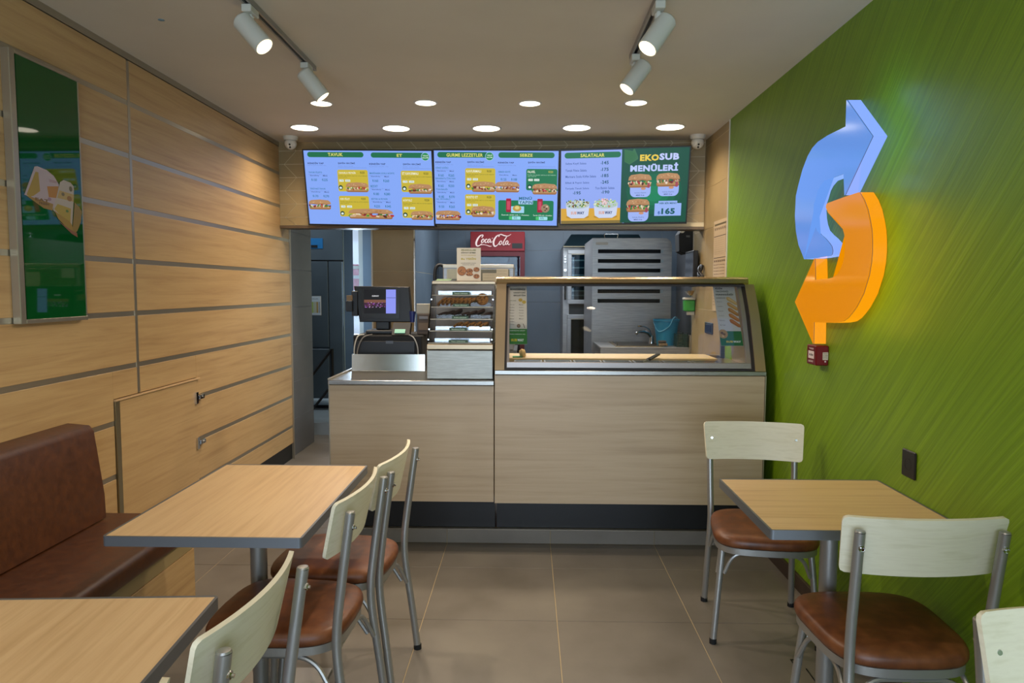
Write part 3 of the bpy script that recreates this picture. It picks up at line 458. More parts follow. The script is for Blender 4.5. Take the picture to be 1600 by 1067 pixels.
# ---- header wall with chevron tiles
dxh, dyh = XR-XL, 5.53-5.85; Lh = math.hypot(dxh, dyh); ux, uy = dxh/Lh, dyh/Lh
def hp(s, z, d=0): return (XL+ux*s+uy*d, 5.85+uy*s-ux*d, z)      # s along the wall from the left, d in front of it
def zb_h(s): return 1.99+s/Lh*(1.955-1.99)
hd = struct('wall_header', pr([hp(0, zb_h(0)), hp(Lh, zb_h(Lh)), hp(Lh, 2.7), hp(0, 2.7)], (-uy*.15, ux*.15, 0)), joint_light)
zr = [1.955, 2.056, 2.1625, 2.269, 2.3755, 2.482, 2.5885, 2.70]
def clipx(P, lo, hi):
    for sgn, lim in ((1, lo), (-1, hi)):
        out = []
        for i in range(len(P)):
            a, b_ = P[i], P[(i+1) % len(P)]; ia, ib = sgn*(a[0]-lim) >= 0, sgn*(b_[0]-lim) >= 0
            if ia: out.append(a)
            if ia != ib:
                t = (lim-a[0])/(b_[0]-a[0]); out.append((lim, a[1]+(b_[1]-a[1])*t))
        P = out
        if len(P) < 3: return []
    return P
for k in range(len(zr)-1):
    za, zb2 = zr[k]+.002, zr[k+1]-.002
    if k == 0: za = 1.99
    sl = -.1 if k % 2 == 0 else .1                          # rows slant alternately, making the zigzag joints
    for i in range(-2, 18):
        s0 = .2*i+(.046 if sl > 0 else .146)
        P = clipx([(s0+.0025, za), (s0+.1975, za), (s0+.1975+sl, zb2), (s0+.0025+sl, zb2)], .002, Lh-.002)
        if len(P) < 3 or max(p[0] for p in P)-min(p[0] for p in P) < .012: continue
        part('tile', pr([hp(p[0], p[1], .0015) for p in P], (uy*.0015, -ux*.0015, 0)), tile_beige, hd, sm=False)
struct('trim_7', pr([hp(0, zb_h(0)-.022, -.15), hp(Lh, zb_h(Lh)-.022, -.15), hp(Lh, zb_h(Lh)-.022, .014), hp(0, zb_h(0)-.022, .014)], (0, 0, .02)), mat('bronze_edge', '6e5c48', .4, .4))

# ================================================================== LIGHTS IN THE CEILING
DL = [(-1.641, 5.289, .098), (-.963, 5.267, .098), (-.302, 5.225, .098), (.343, 5.164, .098), (.992, 5.103, .098), (-1.314, 4.587, .066), (-.643, 4.537, .066), (.009, 4.518, .066), (.659, 4.469, .066)]
DN = ['round recessed ceiling downlight over the left wall corner, back row', 'round recessed ceiling downlight above the first menu screen, back row, second from left', 'round recessed ceiling downlight in the middle of the back row, above the second menu screen', 'round recessed ceiling downlight above the third menu screen, back row, second from right', 'round recessed ceiling downlight nearest the right-hand camera, right end of the back row',
      'small round ceiling downlight just beyond the left track spotlights, front row', 'small round ceiling downlight in the front row, second from the left', 'small round ceiling downlight in the front row, third from the left', 'small round ceiling downlight just beyond the right track spotlights, front row']
for (x, y, r), lab in zip(DL, DN):
    z = zc(x); t = thing('ceiling_downlight', lab, 'ceiling light', (x, y, z), 'recessed downlights in two rows')
    part('ring', lt([(r-.002, -.002), (r-.002, -.006), (r+.008, -.004), (r+.01, .0), (r+.004, .004)], (x, y, z), n=36), white_pl, t)
    part('light_disc', lt([(0, -.003), (r-.002, -.003), (r-.002, .003), (0, .003)], (x, y, z), n=36), led, t)
    lamp('downlight_beam', 'SPOT', (x, y, z-.02), LDOWN*(1.15 if r > .08 else .8), WARM, (x, y, 0), spot_size=math.radians(150), spot_blend=.9, shadow_soft_size=.07)
def track(x, y0_, y1_, lab):
    z = zc(x); t = thing('light_track', lab, 'light track', (x, y1_, z), 'ceiling light tracks')
    bm = nb(); box(bm, x-.017, x-.008, y0_, y1_, z-.024, z-.0005); box(bm, x+.008, x+.017, y0_, y1_, z-.024, z-.0005); box(bm, x-.008, x+.008, y0_, y1_, z-.012, z-.0005)
    part('rail', bm, mat('track_grey', '9a9690', .45, .3), t, sm=False); part('end_cap', bx(x-.018, x+.018, y1_, y1_+.008, z-.026, z-.0005, bev=.002), white_pl, t, sm=False)
    part('conductor', bx(x-.007, x+.007, y0_, y1_-.01, z-.0145, z-.0125), black, t, sm=False)
track(-1.138, .6, 3.83, 'grey ceiling light track carrying the two left spotlights')
track(.508, .6, 3.58, 'grey ceiling light track carrying the two right spotlights')
def spot(x, y, head, d, lab):
    z = zc(x); t = thing('track_spotlight', lab, 'spotlight', (x, y, z-.03), 'white track spotlights'); d = Vector(d).normalized(); h = Vector(head)
    part('adapter', bx(x-.02, x+.02, y-.045, y+.045, z-.055, z-.0255, bev=.003), white_lamp, t, sm=False)
    piv = h-d*.05
    part('stem', tb([(x, y, z-.055), (x, y, z-.085), piv], .009, 10), white_lamp, t)
    part('pivot', lt([(.0, -.012), (.016, -.012), (.016, .012), (0, .012)], (x, y, z-.075), (0, 0, 1), 14), white_lamp, t)
    R_ = .041; Ln = .155
    part('lamp_body', lt([(0, -Ln/2-.004), (R_-.006, -Ln/2-.002), (R_, -Ln/2+.006), (R_, Ln/2-.002), (R_-.003, Ln/2), (R_-.006, Ln/2-.003), (R_-.012, Ln/2-.018)], h, d, 28), white_lamp, t)
    part('lens', lt([(0, Ln/2-.016), (R_-.016, Ln/2-.016), (R_-.013, Ln/2-.007), (R_-.005, Ln/2-.001)], h, d, 28), led2, t)
    p = h+d*(Ln/2+.01); lamp('spot_beam', 'SPOT', p, LTRACK, WARM, p+d, spot_size=math.radians(95), spot_blend=.9, shadow_soft_size=.03)
spot(-1.14, 2.98, (-1.125, 2.965, 2.512), (.55, -.12, -.62), 'nearer white track spotlight on the left track')
spot(-1.138, 3.72, (-1.10, 3.70, 2.512), (.48, .1, -.62), 'farther white track spotlight on the left track, by its end')
spot(.51, 2.90, (.505, 2.89, 2.475), (-.42, -.2, -.62), 'nearer white track spotlight on the right track')
spot(.51, 3.53, (.512, 3.5, 2.488), (-.40, -.1, -.55), 'farther white track spotlight on the right track, by its end')
def dome_cam(x, y, d, lab):
    z = zc(x); t = thing('security_camera', lab, 'security camera', (x, y, z), 'white dome cameras'); d = Vector(d).normalized()
    part('mount', lt([(.058, 0), (.058, -.012), (.05, -.03), (.046, -.032)], (x, y, z), n=26), white_pl, t)
    c = Vector((x, y, z-.055))
    part('dome', lt([(0.001, -.047), (.02, -.042), (.036, -.03), (.046, -.01), (.047, .004), (.042, .022), (.03, .036), (.001, .045)], c, (0, 0, 1), 26), white_pl, t)
    part('eye_plate', lt([(.0, .0465), (.02, .0465), (.023, .042), (.023, .03)], c, d, 22), white_pl, t)
    u = d.cross(Vector((1, 0, 0))).normalized()
    for s_ in (-.011, .011): part('lens', lt([(0, .0485), (.0075, .0485), (.008, .045)], c+u*s_, d, 14), black, t)
dome_cam(-1.855, 5.62, (.12, -.85, -.5), 'white dome security camera in the left ceiling corner')
dome_cam(1.245, 5.36, (-.05, -.8, -.62), 'white dome security camera in the right ceiling corner')
solo('ceiling_sensor', lt([(0, -.004), (.008, -.004), (.014, -.002), (.014, 0)], (-1.618, 3.196, zc(-1.618)), n=16), mat('sensor_blue', '6f8a96', .5), 'tiny round blue-grey sensor on the ceiling, left', 'sensor', (-1.618, 3.196, zc(-1.618)))

ORD = ['first', 'second', 'third', 'fourth', 'fifth', 'sixth', 'seventh', 'eighth']
# ================================================================== MENU SCREENS
def screen(TL, TR, BL, items, lab):
    TL, TR, BL = Vector(TL), Vector(TR), Vector(BL); BR = BL+(TR-TL); c = (TL+BR)/2
    U = (TR-TL).normalized(); V = (BL-TL).normalized(); Nn = V.cross(U).normalized()
    t = thing('menu_screen', lab, 'screen', (c.x, c.y+.05, BL.z-.01), 'menu screens above the counter')
    e = .009
    q = lambda P, a, b_, n: P+U*a+V*b_+Nn*n
    outer = [q(TL, -e, -e, 0), q(TR, e, -e, 0), q(BR, e, e*1.4, 0), q(BL, -e, e*1.4, 0)]
    part('casing', pr(outer, -Nn*.045), black, t, sm=False)
    bm = nb()
    for A in (((TL, -e, -e), (TR, e, -e), (TR, e, 0), (TL, -e, 0)), ((BL, -e, 0), (BR, e, 0), (BR, e, e*1.4), (BL, -e, e*1.4)), ((TL, -e, 0), (TL, 0, 0), (BL, 0, 0), (BL, -e, 0)), ((TR, 0, 0), (TR, e, 0), (BR, e, 0), (BR, 0, 0))):
        prism(bm, [q(P, a, b_, 0) for P, a, b_ in A], Nn*.005)
    part('bezel', bm, black, t, sm=False)
    Print(TL+Nn*.0012, TR+Nn*.0012, BL+Nn*.0012, lift=.00012).run(items).build('display', print_lit, t)
    m_ = (TL+TR)/2+V*.25-Nn*.045; w_ = hy(m_.x)
    part('wall_bracket', bx(m_.x-.1, m_.x+.1, m_.y-.01, w_-.014, m_.z-.05, m_.z+.05), black, t, sm=False)
screen((-1.758, 5.624, 2.552), (-.742, 5.527, 2.527), (-1.755, 5.748, 1.996), SC[0], 'left menu screen headed TAVUK and ET')
screen((-.722, 5.526, 2.531), (.228, 5.435, 2.508), (-.728, 5.655, 1.988), SC[1], 'middle menu screen headed GURME LEZZETLER and SEBZE')
screen((.247, 5.433, 2.512), (1.186, 5.345, 2.518), (.253, 5.562, 1.979), SC[2], 'right menu screen with salads and EKOSUB MENÜLERİ')

# ================================================================== SIGN ON THE GREEN WALL
def arrow(P, m_face, m_side, lab, base):
    t = thing('arrow_sign', lab, 'sign', (XR, base[0], base[1]), 'illuminated arrows on the green wall'); xf, xb = 1.285, 1.343
    bm = nb(); vv = [bm.verts.new((xf, y, z)) for y, z in P]; v2 = [bm.verts.new((xf+.004, y, z)) for y, z in P]; n = len(P)
    f = bm.faces.new(vv); bmesh.ops.triangulate(bm, faces=[f])
    for i in range(n): bm.faces.new((vv[i], vv[(i+1) % n], v2[(i+1) % n], v2[i]))
    part('face', bm, m_face, t, sm=False)
    def ring(x0_, x1_, off=0):
        b2 = nb(); a = [b2.verts.new((x0_, y, z)) for y, z in P]; c = [b2.verts.new((x1_, y, z)) for y, z in P]
        for i in range(n): b2.faces.new((a[i], a[(i+1) % n], c[(i+1) % n], c[i]))
        return b2
    part('side_band', ring(xf+.006, xb), m_side, t, ang=.7)
    part('seam', ring(xf+.004, xf+.006), mat('sign_seam', '3a3f55', .6), t, sm=False)
for yy, zz in ((2.78, 2.20), (2.70, 2.12), (2.66, 2.04), (2.70, 1.96), (2.78, 1.88)): lamp('sign_glow_fill', 'POINT', (1.225, yy-.03, zz), .17, (.2, .62, 1), shadow_soft_size=0, specular_factor=.25)  # added point lights floating off the blue arrow, for the halo on the wall
for yy, zz in ((2.71, 1.76), (2.67, 1.67), (2.66, 1.58), (2.69, 1.49), (2.75, 1.40), (2.84, 1.33)): lamp('sign_glow_fill', 'POINT', (1.225, yy-.03, zz), .2, (1, .68, .04), shadow_soft_size=0, specular_factor=.25)  # same added halo lights for the orange arrow
def sign_mat(n, e, s): return mat(n, '101010', .12, emit=e, es=s, spec=.5)
arrow(BLUE, sign_mat('blue_lit_acrylic', '6a9cf0', .86), sign_mat('blue_lit_side', '86a9fb', 1.05), 'blue illuminated curved arrow pointing towards the camera, upper half of the sign', (3.1, 1.6))
arrow(ORANGE, sign_mat('orange_lit_acrylic', 'ee9000', .86), sign_mat('orange_lit_side', 'fb9d04', 1.0), 'orange illuminated curved arrow pointing to the kitchen, lower half of the sign', (3.1, 1.23))
t = thing('fire_call_point', 'small red fire alarm call point under the orange arrow', 'alarm', (XR, 3.24, 1.14))
part('housing', bx(1.288, XR, 3.195, 3.30, 1.137, 1.226, bev=.004), red_dark, t, sm=False)
p_ = Print((1.2875, 3.298, 1.224), (1.2875, 3.197, 1.224), (1.2875, 3.298, 1.139), 870, .0002)
p_.run([('r', 180, 250, 820, 600, 'd8c8c8', 20), ('t', 'YANGIN', 250, 90, 750, 180, 'e8d8d8', 1), ('e', 330, 430, 50, 50, '201010'), ('e', 500, 430, 60, 60, '201010'), ('e', 670, 430, 50, 50, '201010'), ('t', 'BASINIZ', 250, 690, 750, 770, 'e8d8d8', 1)]); p_.build('front_label', print_paper, t)
p_ = Print((1.289, 3.1945, 1.224), (1.344, 3.1945, 1.224), (1.289, 3.1945, 1.139), 1500, .0002)
p_.run([('r', 520, 480, 960, 1080, 'c8bfae', 10), ('t', 'YANGIN', 560, 540, 920, 640, '5a5048', 1), ('t', 'ALARM', 560, 700, 920, 800, '5a5048', 1), ('t', 'BUTONU', 560, 860, 920, 960, '5a5048', 1), ('e', 740, 1210, 70, 70, 'd8c8c8')]); p_.build('side_label', print_paper, t)
t = thing('wall_socket', 'black double power socket low on the green wall', 'socket', (XR, 2.49, .822))
part('plate', bx(XR-.008, XR, 2.447, 2.535, .818, .915, bev=.004), black, t, sm=False)
part('recess', lt([(.02, .0085), (.02, .004), (0, .004)], (XR-.0, 2.491, .866), (-1, 0, 0), 20), black_soft, t)
part('contacts', lt([(.003, .009), (.003, .004), (0, .004)], (XR, 2.5, .866), (-1, 0, 0), 8), chrome, t)

# ================================================================== POSTER LIGHT BOX AND ACCESS DOOR
t = thing('poster_panel', 'tall green glass poster with a wrapped sandwich on the left wall', 'poster', (XL, 3.0, 1.33))
pa, pb, pz0, pz1, px = 2.775, 3.185, 1.335, 2.395, -2.0
part('backing', bx(XL, px-.004, pa+.01, pb-.004, pz0+.008, pz1-.006), black_soft, t, sm=False)
dg = mat('green_back_painted_glass', '0a4f20', .03, spec=.45); part('glass_panel', bx(px-.004, px, pa+.028, pb, pz0+.014, pz1-.01), dg, t, sm=False)
part('frame_side', bx(XL, px+.004, pa-.012, pa+.02, pz0-.004, pz1+.004, bev=.002), alu, t, sm=False)
part('frame_side', bx(XL, px+.001, pb, pb+.008, pz0, pz1, bev=.001), alu, t, sm=False)
part('frame_rail', bx(XL, px+.004, pa+.02, pb+.008, pz0-.004, pz0+.014, bev=.002), alu, t, sm=False)
part('frame_rail', bx(XL, px+.004, pa+.02, pb+.008, pz1-.01, pz1+.004, bev=.002), alu, t, sm=False)
# print units: 1000 across = .382 m
PY = lambda v: round(1083+(v-580)*.5156)
p_ = Print((px+.0006, pa+.028, pz1-.01), (px+.0006, pb, pz1-.01), (px+.0006, pa+.028, pz0+.014), 2700, .0003)
PIC = [('p', [(40, 1215), (215, 600), (260, 580), (400, 610), (520, 700), (600, 860), (560, 1180), (470, 1440), (330, 1410), (60, 1220)], 'b9a6a8'),
        ('p', [(75, 1200), (225, 700), (270, 700), (285, 1080), (180, 1200), (120, 1240)], 'a98a20'), ('p', [(60, 1220), (250, 1250), (490, 1300), (470, 1440), (330, 1420)], 'a07c2a'),
        ('p', [(400, 950), (590, 900), (560, 1160), (420, 1170)], 'b47a18'), ('t', 'EAT', 200, 1225, 420, 1290, '7a5a18', 3), ('t', 'FRESH', 260, 1300, 420, 1350, '6a4a14', 3),
        ('e', 430, 1210, 30, 30, '9a7a8a'), ('r', 440, 800, 560, 812, 'a87878', 0), ('r', 440, 830, 560, 842, 'a87878', 0),
        ('p', [(480, 1430), (620, 800), (680, 740), (800, 760), (860, 830), (850, 1100), (800, 1700), (700, 1680)], 'b8ab9c'),
        ('p', [(600, 980), (850, 1010), (845, 1170), (560, 1150)], 'b89a54'), ('p', [(500, 1400), (560, 1280), (790, 1330), (770, 1640), (640, 1560)], 'ad9430'),
        ('e', 800, 900, 30, 50, '6a5a24'), ('e', 660, 1050, 28, 34, '7a6a3a'), ('e', 770, 1120, 44, 50, '9a6a1a'), ('e', 720, 1400, 26, 26, '5a7a24'),
        ('p', [(500, 1440), (760, 1620), (800, 1700), (820, 1860), (700, 1760), (560, 1600)], 'a08028'), ('p', [(860, 1180), (940, 1260), (985, 1350), (960, 1600), (890, 1800), (850, 1860), (800, 1800), (830, 1500)], '8f7422'),
        ('p', [(560, 1640), (760, 1790), (880, 1850), (890, 1950), (780, 1880)], '8a5a34')]
for k, it in enumerate(PIC):
    if it[0] == 'p': PIC[k] = ('p', [(a, PY(b_)) for a, b_ in it[1]], it[2])
    elif it[0] == 'e': PIC[k] = ('e', it[1], PY(it[2]), it[3], it[4]*.6, it[5])
    elif it[0] == 'r': PIC[k] = ('r', it[1], PY(it[2]), it[3], PY(it[4]), it[5], 0)
    else: PIC[k] = ('t', it[1], it[2], PY(it[3]), it[4], PY(it[5]), it[6], it[7])
p_.run(PIC)
p_.build('printed_picture', print_gloss, t)
t = thing('access_door', 'oak access door low in the left wall beside the bench', 'cabinet door', (XL, 3.85, .12))
part('door_panel', bx(XL-.013, XL+.006, 3.462, 4.286, .15, .915, bev=.0015), wood_wall, t, sm=False)
part('edge_strip', bx(XL-.013, XL+.008, 3.424, 3.46, .15, .918, bev=.001), mat('champagne_strip', '9c9276', .3, .8), t, sm=False)
part('top_lip', bx(XL-.013, XL+.014, 3.424, 4.32, .918, .926, bev=.001), mat('door_edge_oak', 'c9a679', .4), t, sm=False)
for z in (.806, .526):
    h = part('hinge', bx(XL+.004, XL+.016, 4.258, 4.286, z-.036, z+.036, bev=.001), chrome, t, sm=False)
    part('hinge_cup', lt([(0, .016), (.015, .016), (.016, .006)], (XL, 4.292, z), (1, 0, 0), 16), chrome, h); part('hinge_arm', bx(XL, XL+.024, 4.296, 4.352, z-.013, z+.015, bev=.003), chrome, h, sm=False)
    part('hinge_screw', lt([(0, .030), (.006, .030), (.006, .015)], (XL, 4.325, z+.001), (1, 0, 0), 8), steel, h)

# ================================================================== BENCH
t = thing('bench', 'long brown vinyl wall bench with oak base on the left', 'bench', (-1.75, 1.6, 0))
def cushion(bm, x0, x1, y0, y1, z0, z1, r): box(bm, x0, x1, y0, y1, z0, z1, bev=r, seg=4)
bm = nb(); cushion(bm, XL+.006, -1.485, -1.2, 3.165, .365, .452, .028); part('seat_cushion', bm, leather_dark, t, ang=.9)
bm = nb(); prism(bm, [(XL+.004, 3.075, .462), (-1.872, 3.075, .458), (-1.882, 3.075, .56), (-1.912, 3.075, .845), (-1.932, 3.075, .872), (XL+.004, 3.075, .88)], (0, -4.2, 0), bev=.014); part('back_cushion', bm, leather_dark, t, ang=.9)
part('base_panel', bx(-1.53, -1.515, -1.2, 3.125, .30, .362, bev=.001), mat('base_rail', 'a08c62', .4), t, sm=False)
part('front_board', bx(-1.532, -1.513, -1.2, 3.13, .0, .297, bev=.001), wood_wall, t, sm=False)
part('end_board', bx(XL+.01, -1.532, 3.11, 3.13, .0, .362, bev=.001), wood_wall, t, sm=False)

# ================================================================== TABLES
def table(cx, cy, w_, d, rz, lab, wood, name='table', pole=(0, 0), plate=.2):
    t = bpy.data.objects.new(name, None); COL.objects.link(t); ORG[t.name] = Vector((0, 0, 0)); tag(t, lab, 'table', 'oak laminate tables with metal edges')
    part('tabletop', bx(-w_/2+.006, w_/2-.006, -d/2+.006, d/2-.006, .724, .7495), wood, t, sm=False)
    bm = nb(); n = 6; r = .012; O = []; I = []
    for sx, sy, a in ((1, 1, 0), (-1, 1, 90), (-1, -1, 180), (1, -1, 270)):
        for j in range(n+1):
            q = math.radians(a+90*j/n)
            O.append((sx*(w_/2-r)+r*math.cos(q), sy*(d/2-r)+r*math.sin(q))); I.append((sx*(w_/2-.007), sy*(d/2-.007)))
    m_ = len(O); vs = [[bm.verts.new((x, y, z)) for x, y in L_] for L_, z in ((O, .7205), (O, .7505), (I, .7505), (I, .7205))]
    for k in range(4):
        A, B = vs[k], vs[(k+1) % 4]
        for i in range(m_): 
            try: bm.faces.new((A[i], A[(i+1) % m_], B[(i+1) % m_], B[i]))
            except ValueError: pass
    bmesh.ops.remove_doubles(bm, verts=bm.verts, dist=1e-5)
    part('edge_band', bm, alu_edge, t, ang=.5)
    ox, oy = pole
    part('pole', lt([(.029, .012), (.029, .716)], (ox, oy, 0), n=24), steel_tube, t)
    part('mounting_plate', bx(ox-.12, ox+.12, oy-.12, oy+.12, .716, .7235), black_soft, t, sm=False)
    part('base_plate', bx(ox-plate, ox+plate, oy-plate, oy+plate, 0.0005, .012, bev=.002), steel_tube, t, sm=False)
    t.location = (cx, cy, 0); t.rotation_euler = (0, 0, rz); return t
table(-.949, 2.44, .59, .862, 0, 'oak table in front of the bench end, farther of the two left tables', wood_table)
table(-.985, 1.175, .57, .86, math.radians(3.5), 'oak table cut by the lower left corner of the photo, nearer left table', wood_table)
table(1.04, 2.415, .606, .588, 0, 'small square oak table against the green wall', wood_table_x, plate=.14)

# ================================================================== CHAIRS
def make_chair(lab, group):
    t = bpy.data.objects.new('dining_chair', None); COL.objects.link(t); ORG[t.name] = Vector((0, 0, 0)); tag(t, lab, 'chair', group)
    def outline(s, n=44):
        P = []
        for j in range(n):
            a = 2*PI*j/n; c_, s_ = math.cos(a), math.sin(a); e = 2/3.9
            x = abs(c_)**e*(1 if c_ > 0 else -1); y = abs(s_)**e*(1 if s_ > 0 else -1)
            P.append((x*(.205+.012*y)*s, y*.212*s*(1+.02*(1-abs(x)))))
        return P
    bm = nb(); rings = []
    for s, z in ((.93, .428), (.99, .431), (1.008, .442), (1.004, .455), (.98, .466), (.93, .4725), (.8, .4755), (.5, .4765)):
        rings.append([bm.verts.new((x, y, z)) for x, y in outline(s)])
    n = len(rings[0])
    for A, B in zip(rings, rings[1:]):
        for k in range(n): bm.faces.new((A[k], A[(k+1) % n], B[(k+1) % n], B[k]))
    bm.faces.new(rings[0][::-1]); bm.faces.new(rings[-1]); part('seat', bm, leather, t, ang=1.2)
    bm = nb(); vs = []
    for s, z in ((.975, .402), (.975, .4275), (.925, .4275), (.925, .402)): vs.append([bm.verts.new((x, y, z)) for x, y in outline(s)])
    for k in range(4):
        A, B = vs[k], vs[(k+1) % 4]
        for i in range(n): bm.faces.new((A[i], A[(i+1) % n], B[(i+1) % n], B[i]))
    part('seat_frame', bm, steel_tube, t, ang=.7)
    r = .0143
    for sx in (-1, 1):
        path = smooth_pts([(sx*.197, -.262, .012), (sx*.190, -.240, .20), (sx*.184, -.219, .36), (sx*.183, -.214, .46), (sx*.186, -.226, .58), (sx*.19, -.262, .835)], 3)
        o = part('leg', tb(path, r, 12), steel_tube, t)
        part('foot_cap', lt([(r+.0015, 0), (r+.0015, .02), (r-.002, .022)], (sx*.1975, -.2625, 0), n=12), rubber, o); part('top_cap', lt([(r, 0), (r-.002, .004), (0, .006)], (sx*.19, -.262, .835), n=12), steel_tube, o)
        o = part('leg', tb([(sx*.21, .15, .012), (sx*.182, .125, .34), (sx*.176, .118, .41)], r-.001, 12), steel_tube, t)
        part('foot_cap', lt([(r+.0005, 0), (r+.0005, .02), (r-.002, .022)], (sx*.2105, .1505, 0), n=12), rubber, o)
        part('bolt', lt([(0, .034), (.004, .034), (.004, .026), (.0085, .028), (.0085, .018), (0, .018)], (sx*.1885, -.245, .795), (0, -1, -.1), 10), chrome, t)
    rb = .0075
    for P in ([(-.17, .142, .30), (-.135, .150, .392), (.135, .150, .392), (.17, .142, .30)], [(-.168, -.226, .29), (-.13, -.195, .392), (.13, -.195, .392), (.168, -.226, .29)],
              [(-.195, .115, .29), (-.176, .07, .392), (-.172, -.14, .392), (-.186, -.20, .29)], [(.195, .115, .29), (.176, .07, .392), (.172, -.14, .392), (.186, -.20, .29)]):
        part('brace', tb(round_path(P, .07, 6), rb, 8), steel_tube, t)
    # curved plywood backrest in front of the posts
    bm = nb(); nu, nv = 18, 5; W, zt, zb_ = .222, .868, .700; F_, B_ = [], []
    def bp_(u, v, d):
        x = u*(W-.012*(1-v)); z = zb_+(zt-zb_)*v; lean = -.0475*(z-.62)/.21-.183
        y = lean-.034*(1-u*u)+.014
        nrm = Vector((-.034*2*u/W, 1, .22)).normalized()
        return Vector((x, y, z))+nrm*d
    us = [math.sin(PI/2*(2*i/nu-1)) for i in range(nu+1)]
    def corner(u, v):
        # rounded corners: pull the end columns in near top and bottom
        return u
    for i, u in enumerate(us):
        cr = max(0, (abs(u)-.93)/.07); ins = .014*(1-math.sqrt(max(0, 1-cr*cr)))
        F_.append([]); B_.append([])
        for j in range(nv+1):
            v = j/nv; vv = ins/(zt-zb_)+(1-2*ins/(zt-zb_))*v
            F_[-1].append(bm.verts.new(bp_(u, vv, .0055))); B_[-1].append(bm.verts.new(bp_(u, vv, -.0055)))
    for i in range(nu):
        for j in range(nv):
            bm.faces.new((F_[i][j], F_[i+1][j], F_[i+1][j+1], F_[i][j+1])); bm.faces.new((B_[i][j], B_[i][j+1], B_[i+1][j+1], B_[i+1][j]))
        bm.faces.new((F_[i][0], B_[i][0], B_[i+1][0], F_[i+1][0])); bm.faces.new((F_[i][nv], F_[i+1][nv], B_[i+1][nv], B_[i][nv]))
    for i in (0, nu):
        for j in range(nv): bm.faces.new((F_[i][j], F_[i][j+1], B_[i][j+1], B_[i][j]))
    br = part('backrest', bm, cream_ply, t, ang=.8)
    for sx in (-1, 1):
        c = bp_(sx*.86, (.795-zb_)/(zt-zb_), .0055); part('screw_head', lt([(0, .002), (.005, .002), (.0065, -.001)], c, (0, 1, .2), 12), chrome, br)
    return t
gL, gR = 'chairs along the left tables', 'chairs around the right table'
ch = make_chair('cream-backed chair nearest the counter, at the farther left table', gL)
ch.location = (-.722, 2.64, 0); ch.rotation_euler = (0, 0, math.radians(86))
copy_tree(ch, (-.757, 2.19, 0), math.radians(87), 'cream-backed chair between two others, second from the counter along the left tables', gL)
copy_tree(ch, (-.785, 1.405, 0), math.radians(87), 'cream-backed chair in front left, at the far side of the nearer left table', gL)
copy_tree(ch, (-.80, .86, 0), math.radians(88), 'chair of which only a cream backrest corner shows at the bottom left', gL)
copy_tree(ch, (1.008, 3.02, 0), math.radians(173), 'cream-backed chair facing the camera, between the counter and the right table', gR)
copy_tree(ch, (1.075, 2.13, 0), math.radians(0), 'chair with its pale back to the camera, in front of the right table', gR)
copy_tree(ch, (1.075, 1.10, 0), math.radians(180), 'chair cut by the lower right corner, its pale backrest facing the camera', gR)
t = thing('floor_cover_plate', 'small dark-edged cover plate on the floor under the right table', 'floor plate', (1.15, 2.68, 0))
bm = nb()
for a in ((1.055, 1.085, 2.765, 2.770, 0, .003), (1.055, 1.059, 2.725, 2.765, 0, .003), (1.09, 1.094, 2.61, 2.70, 0, .003)): box(bm, *a)
part('edge', bm, black, t, sm=False); part('bolt', lt([(0, .004), (.007, .004), (.008, 0)], (1.034, 2.668, 0), n=10), black, t)

# ================================================================== COUNTERS
ps = struct('baseboard_counter', bx(-1.0, 1.26, 4.046, 4.1, 0, .078), grout)
for i in range(-1, 3):
    xa, xb = max(X0+.6*i, -1.0), min(X0+.6*(i+1), 1.26); part('tile', bx(xa+.0015, xb-.0015, 4.038, 4.047, .003, .082, bev=.001), tile_floor, ps, sm=False)
part('steel_cap', bx(-1.0, 1.26, 4.036, 4.06, .0825, .086), alu, ps, sm=False)
t = thing('cashier_counter', 'oak-fronted cashier counter with a steel top, left half of the counter', 'counter', (-.63, 4.3, 0))
part('kickboard', bx(-1.06, -.186, 4.07, 4.09, .0865, .33), kick, t, sm=False)
part('front_panel', bx(-1.086, -.183, 3.852, 3.872, .302, .948, bev=.001), wood_x, t, sm=False)
part('side_panel', bx(-1.086, -1.066, 3.873, 4.85, .09, .948, bev=.001), wood_x, t, sm=False)
part('carcass', bx(-1.06, -.186, 3.88, 4.85, .302, .945), plaster, t, sm=False)
part('corner_trim', bx(-1.09, -1.084, 3.85, 3.874, .30, .965), alu, t, sm=False)
bm = nb(); box(bm, -1.09, -.182, 3.842, 4.284, .952, .976, bev=.002); part('steel_top', bm, steel, t, sm=False)
part('top_seam', bx(-.742, -.6995, 3.85, 3.852, .976, .9763), black, t, sm=False)
part('upstand', pr([(-1.068, 4.284, .977), (-.622, 4.284, .977), (-.622, 4.2925, 1.078), (-1.068, 4.2925, 1.078)], (0, .012, 0)), mat('polished_steel', 'b8b6b0', .14, 1), t, sm=False)
part('work_surface', bx(-1.09, -.182, 4.3, 4.86, .952, .976, bev=.002), steel, t, sm=False)
part('side_edge', bx(-1.094, -1.078, 3.85, 4.6, .976, .984), alu, t, sm=False)
t = thing('display_counter', 'glass-fronted refrigerated sandwich counter with an oak front panel, right half of the counter', 'display counter', (.55, 4.3, 0))
XA, XB = -.178, 1.288
part('kickboard', bx(XA+.003, XB-.01, 4.07, 4.09, .0865, .33), kick, t, sm=False)
part('front_panel', bx(XA, XB-.004, 3.852, 3.872, .296, 1.008, bev=.001), wood_x, t, sm=False)
part('side_panel', bx(XB-.02, XB, 3.874, 4.9, .09, 1.008, bev=.001), wood_x, t, sm=False)
part('edge_trim', bx(XB-.003, XB+.003, 3.848, 3.876, .296, 1.01), alu, t, sm=False)
part('carcass', bx(XA+.004, XB-.024, 3.88, 4.9, .296, .99), plaster, t, sm=False)
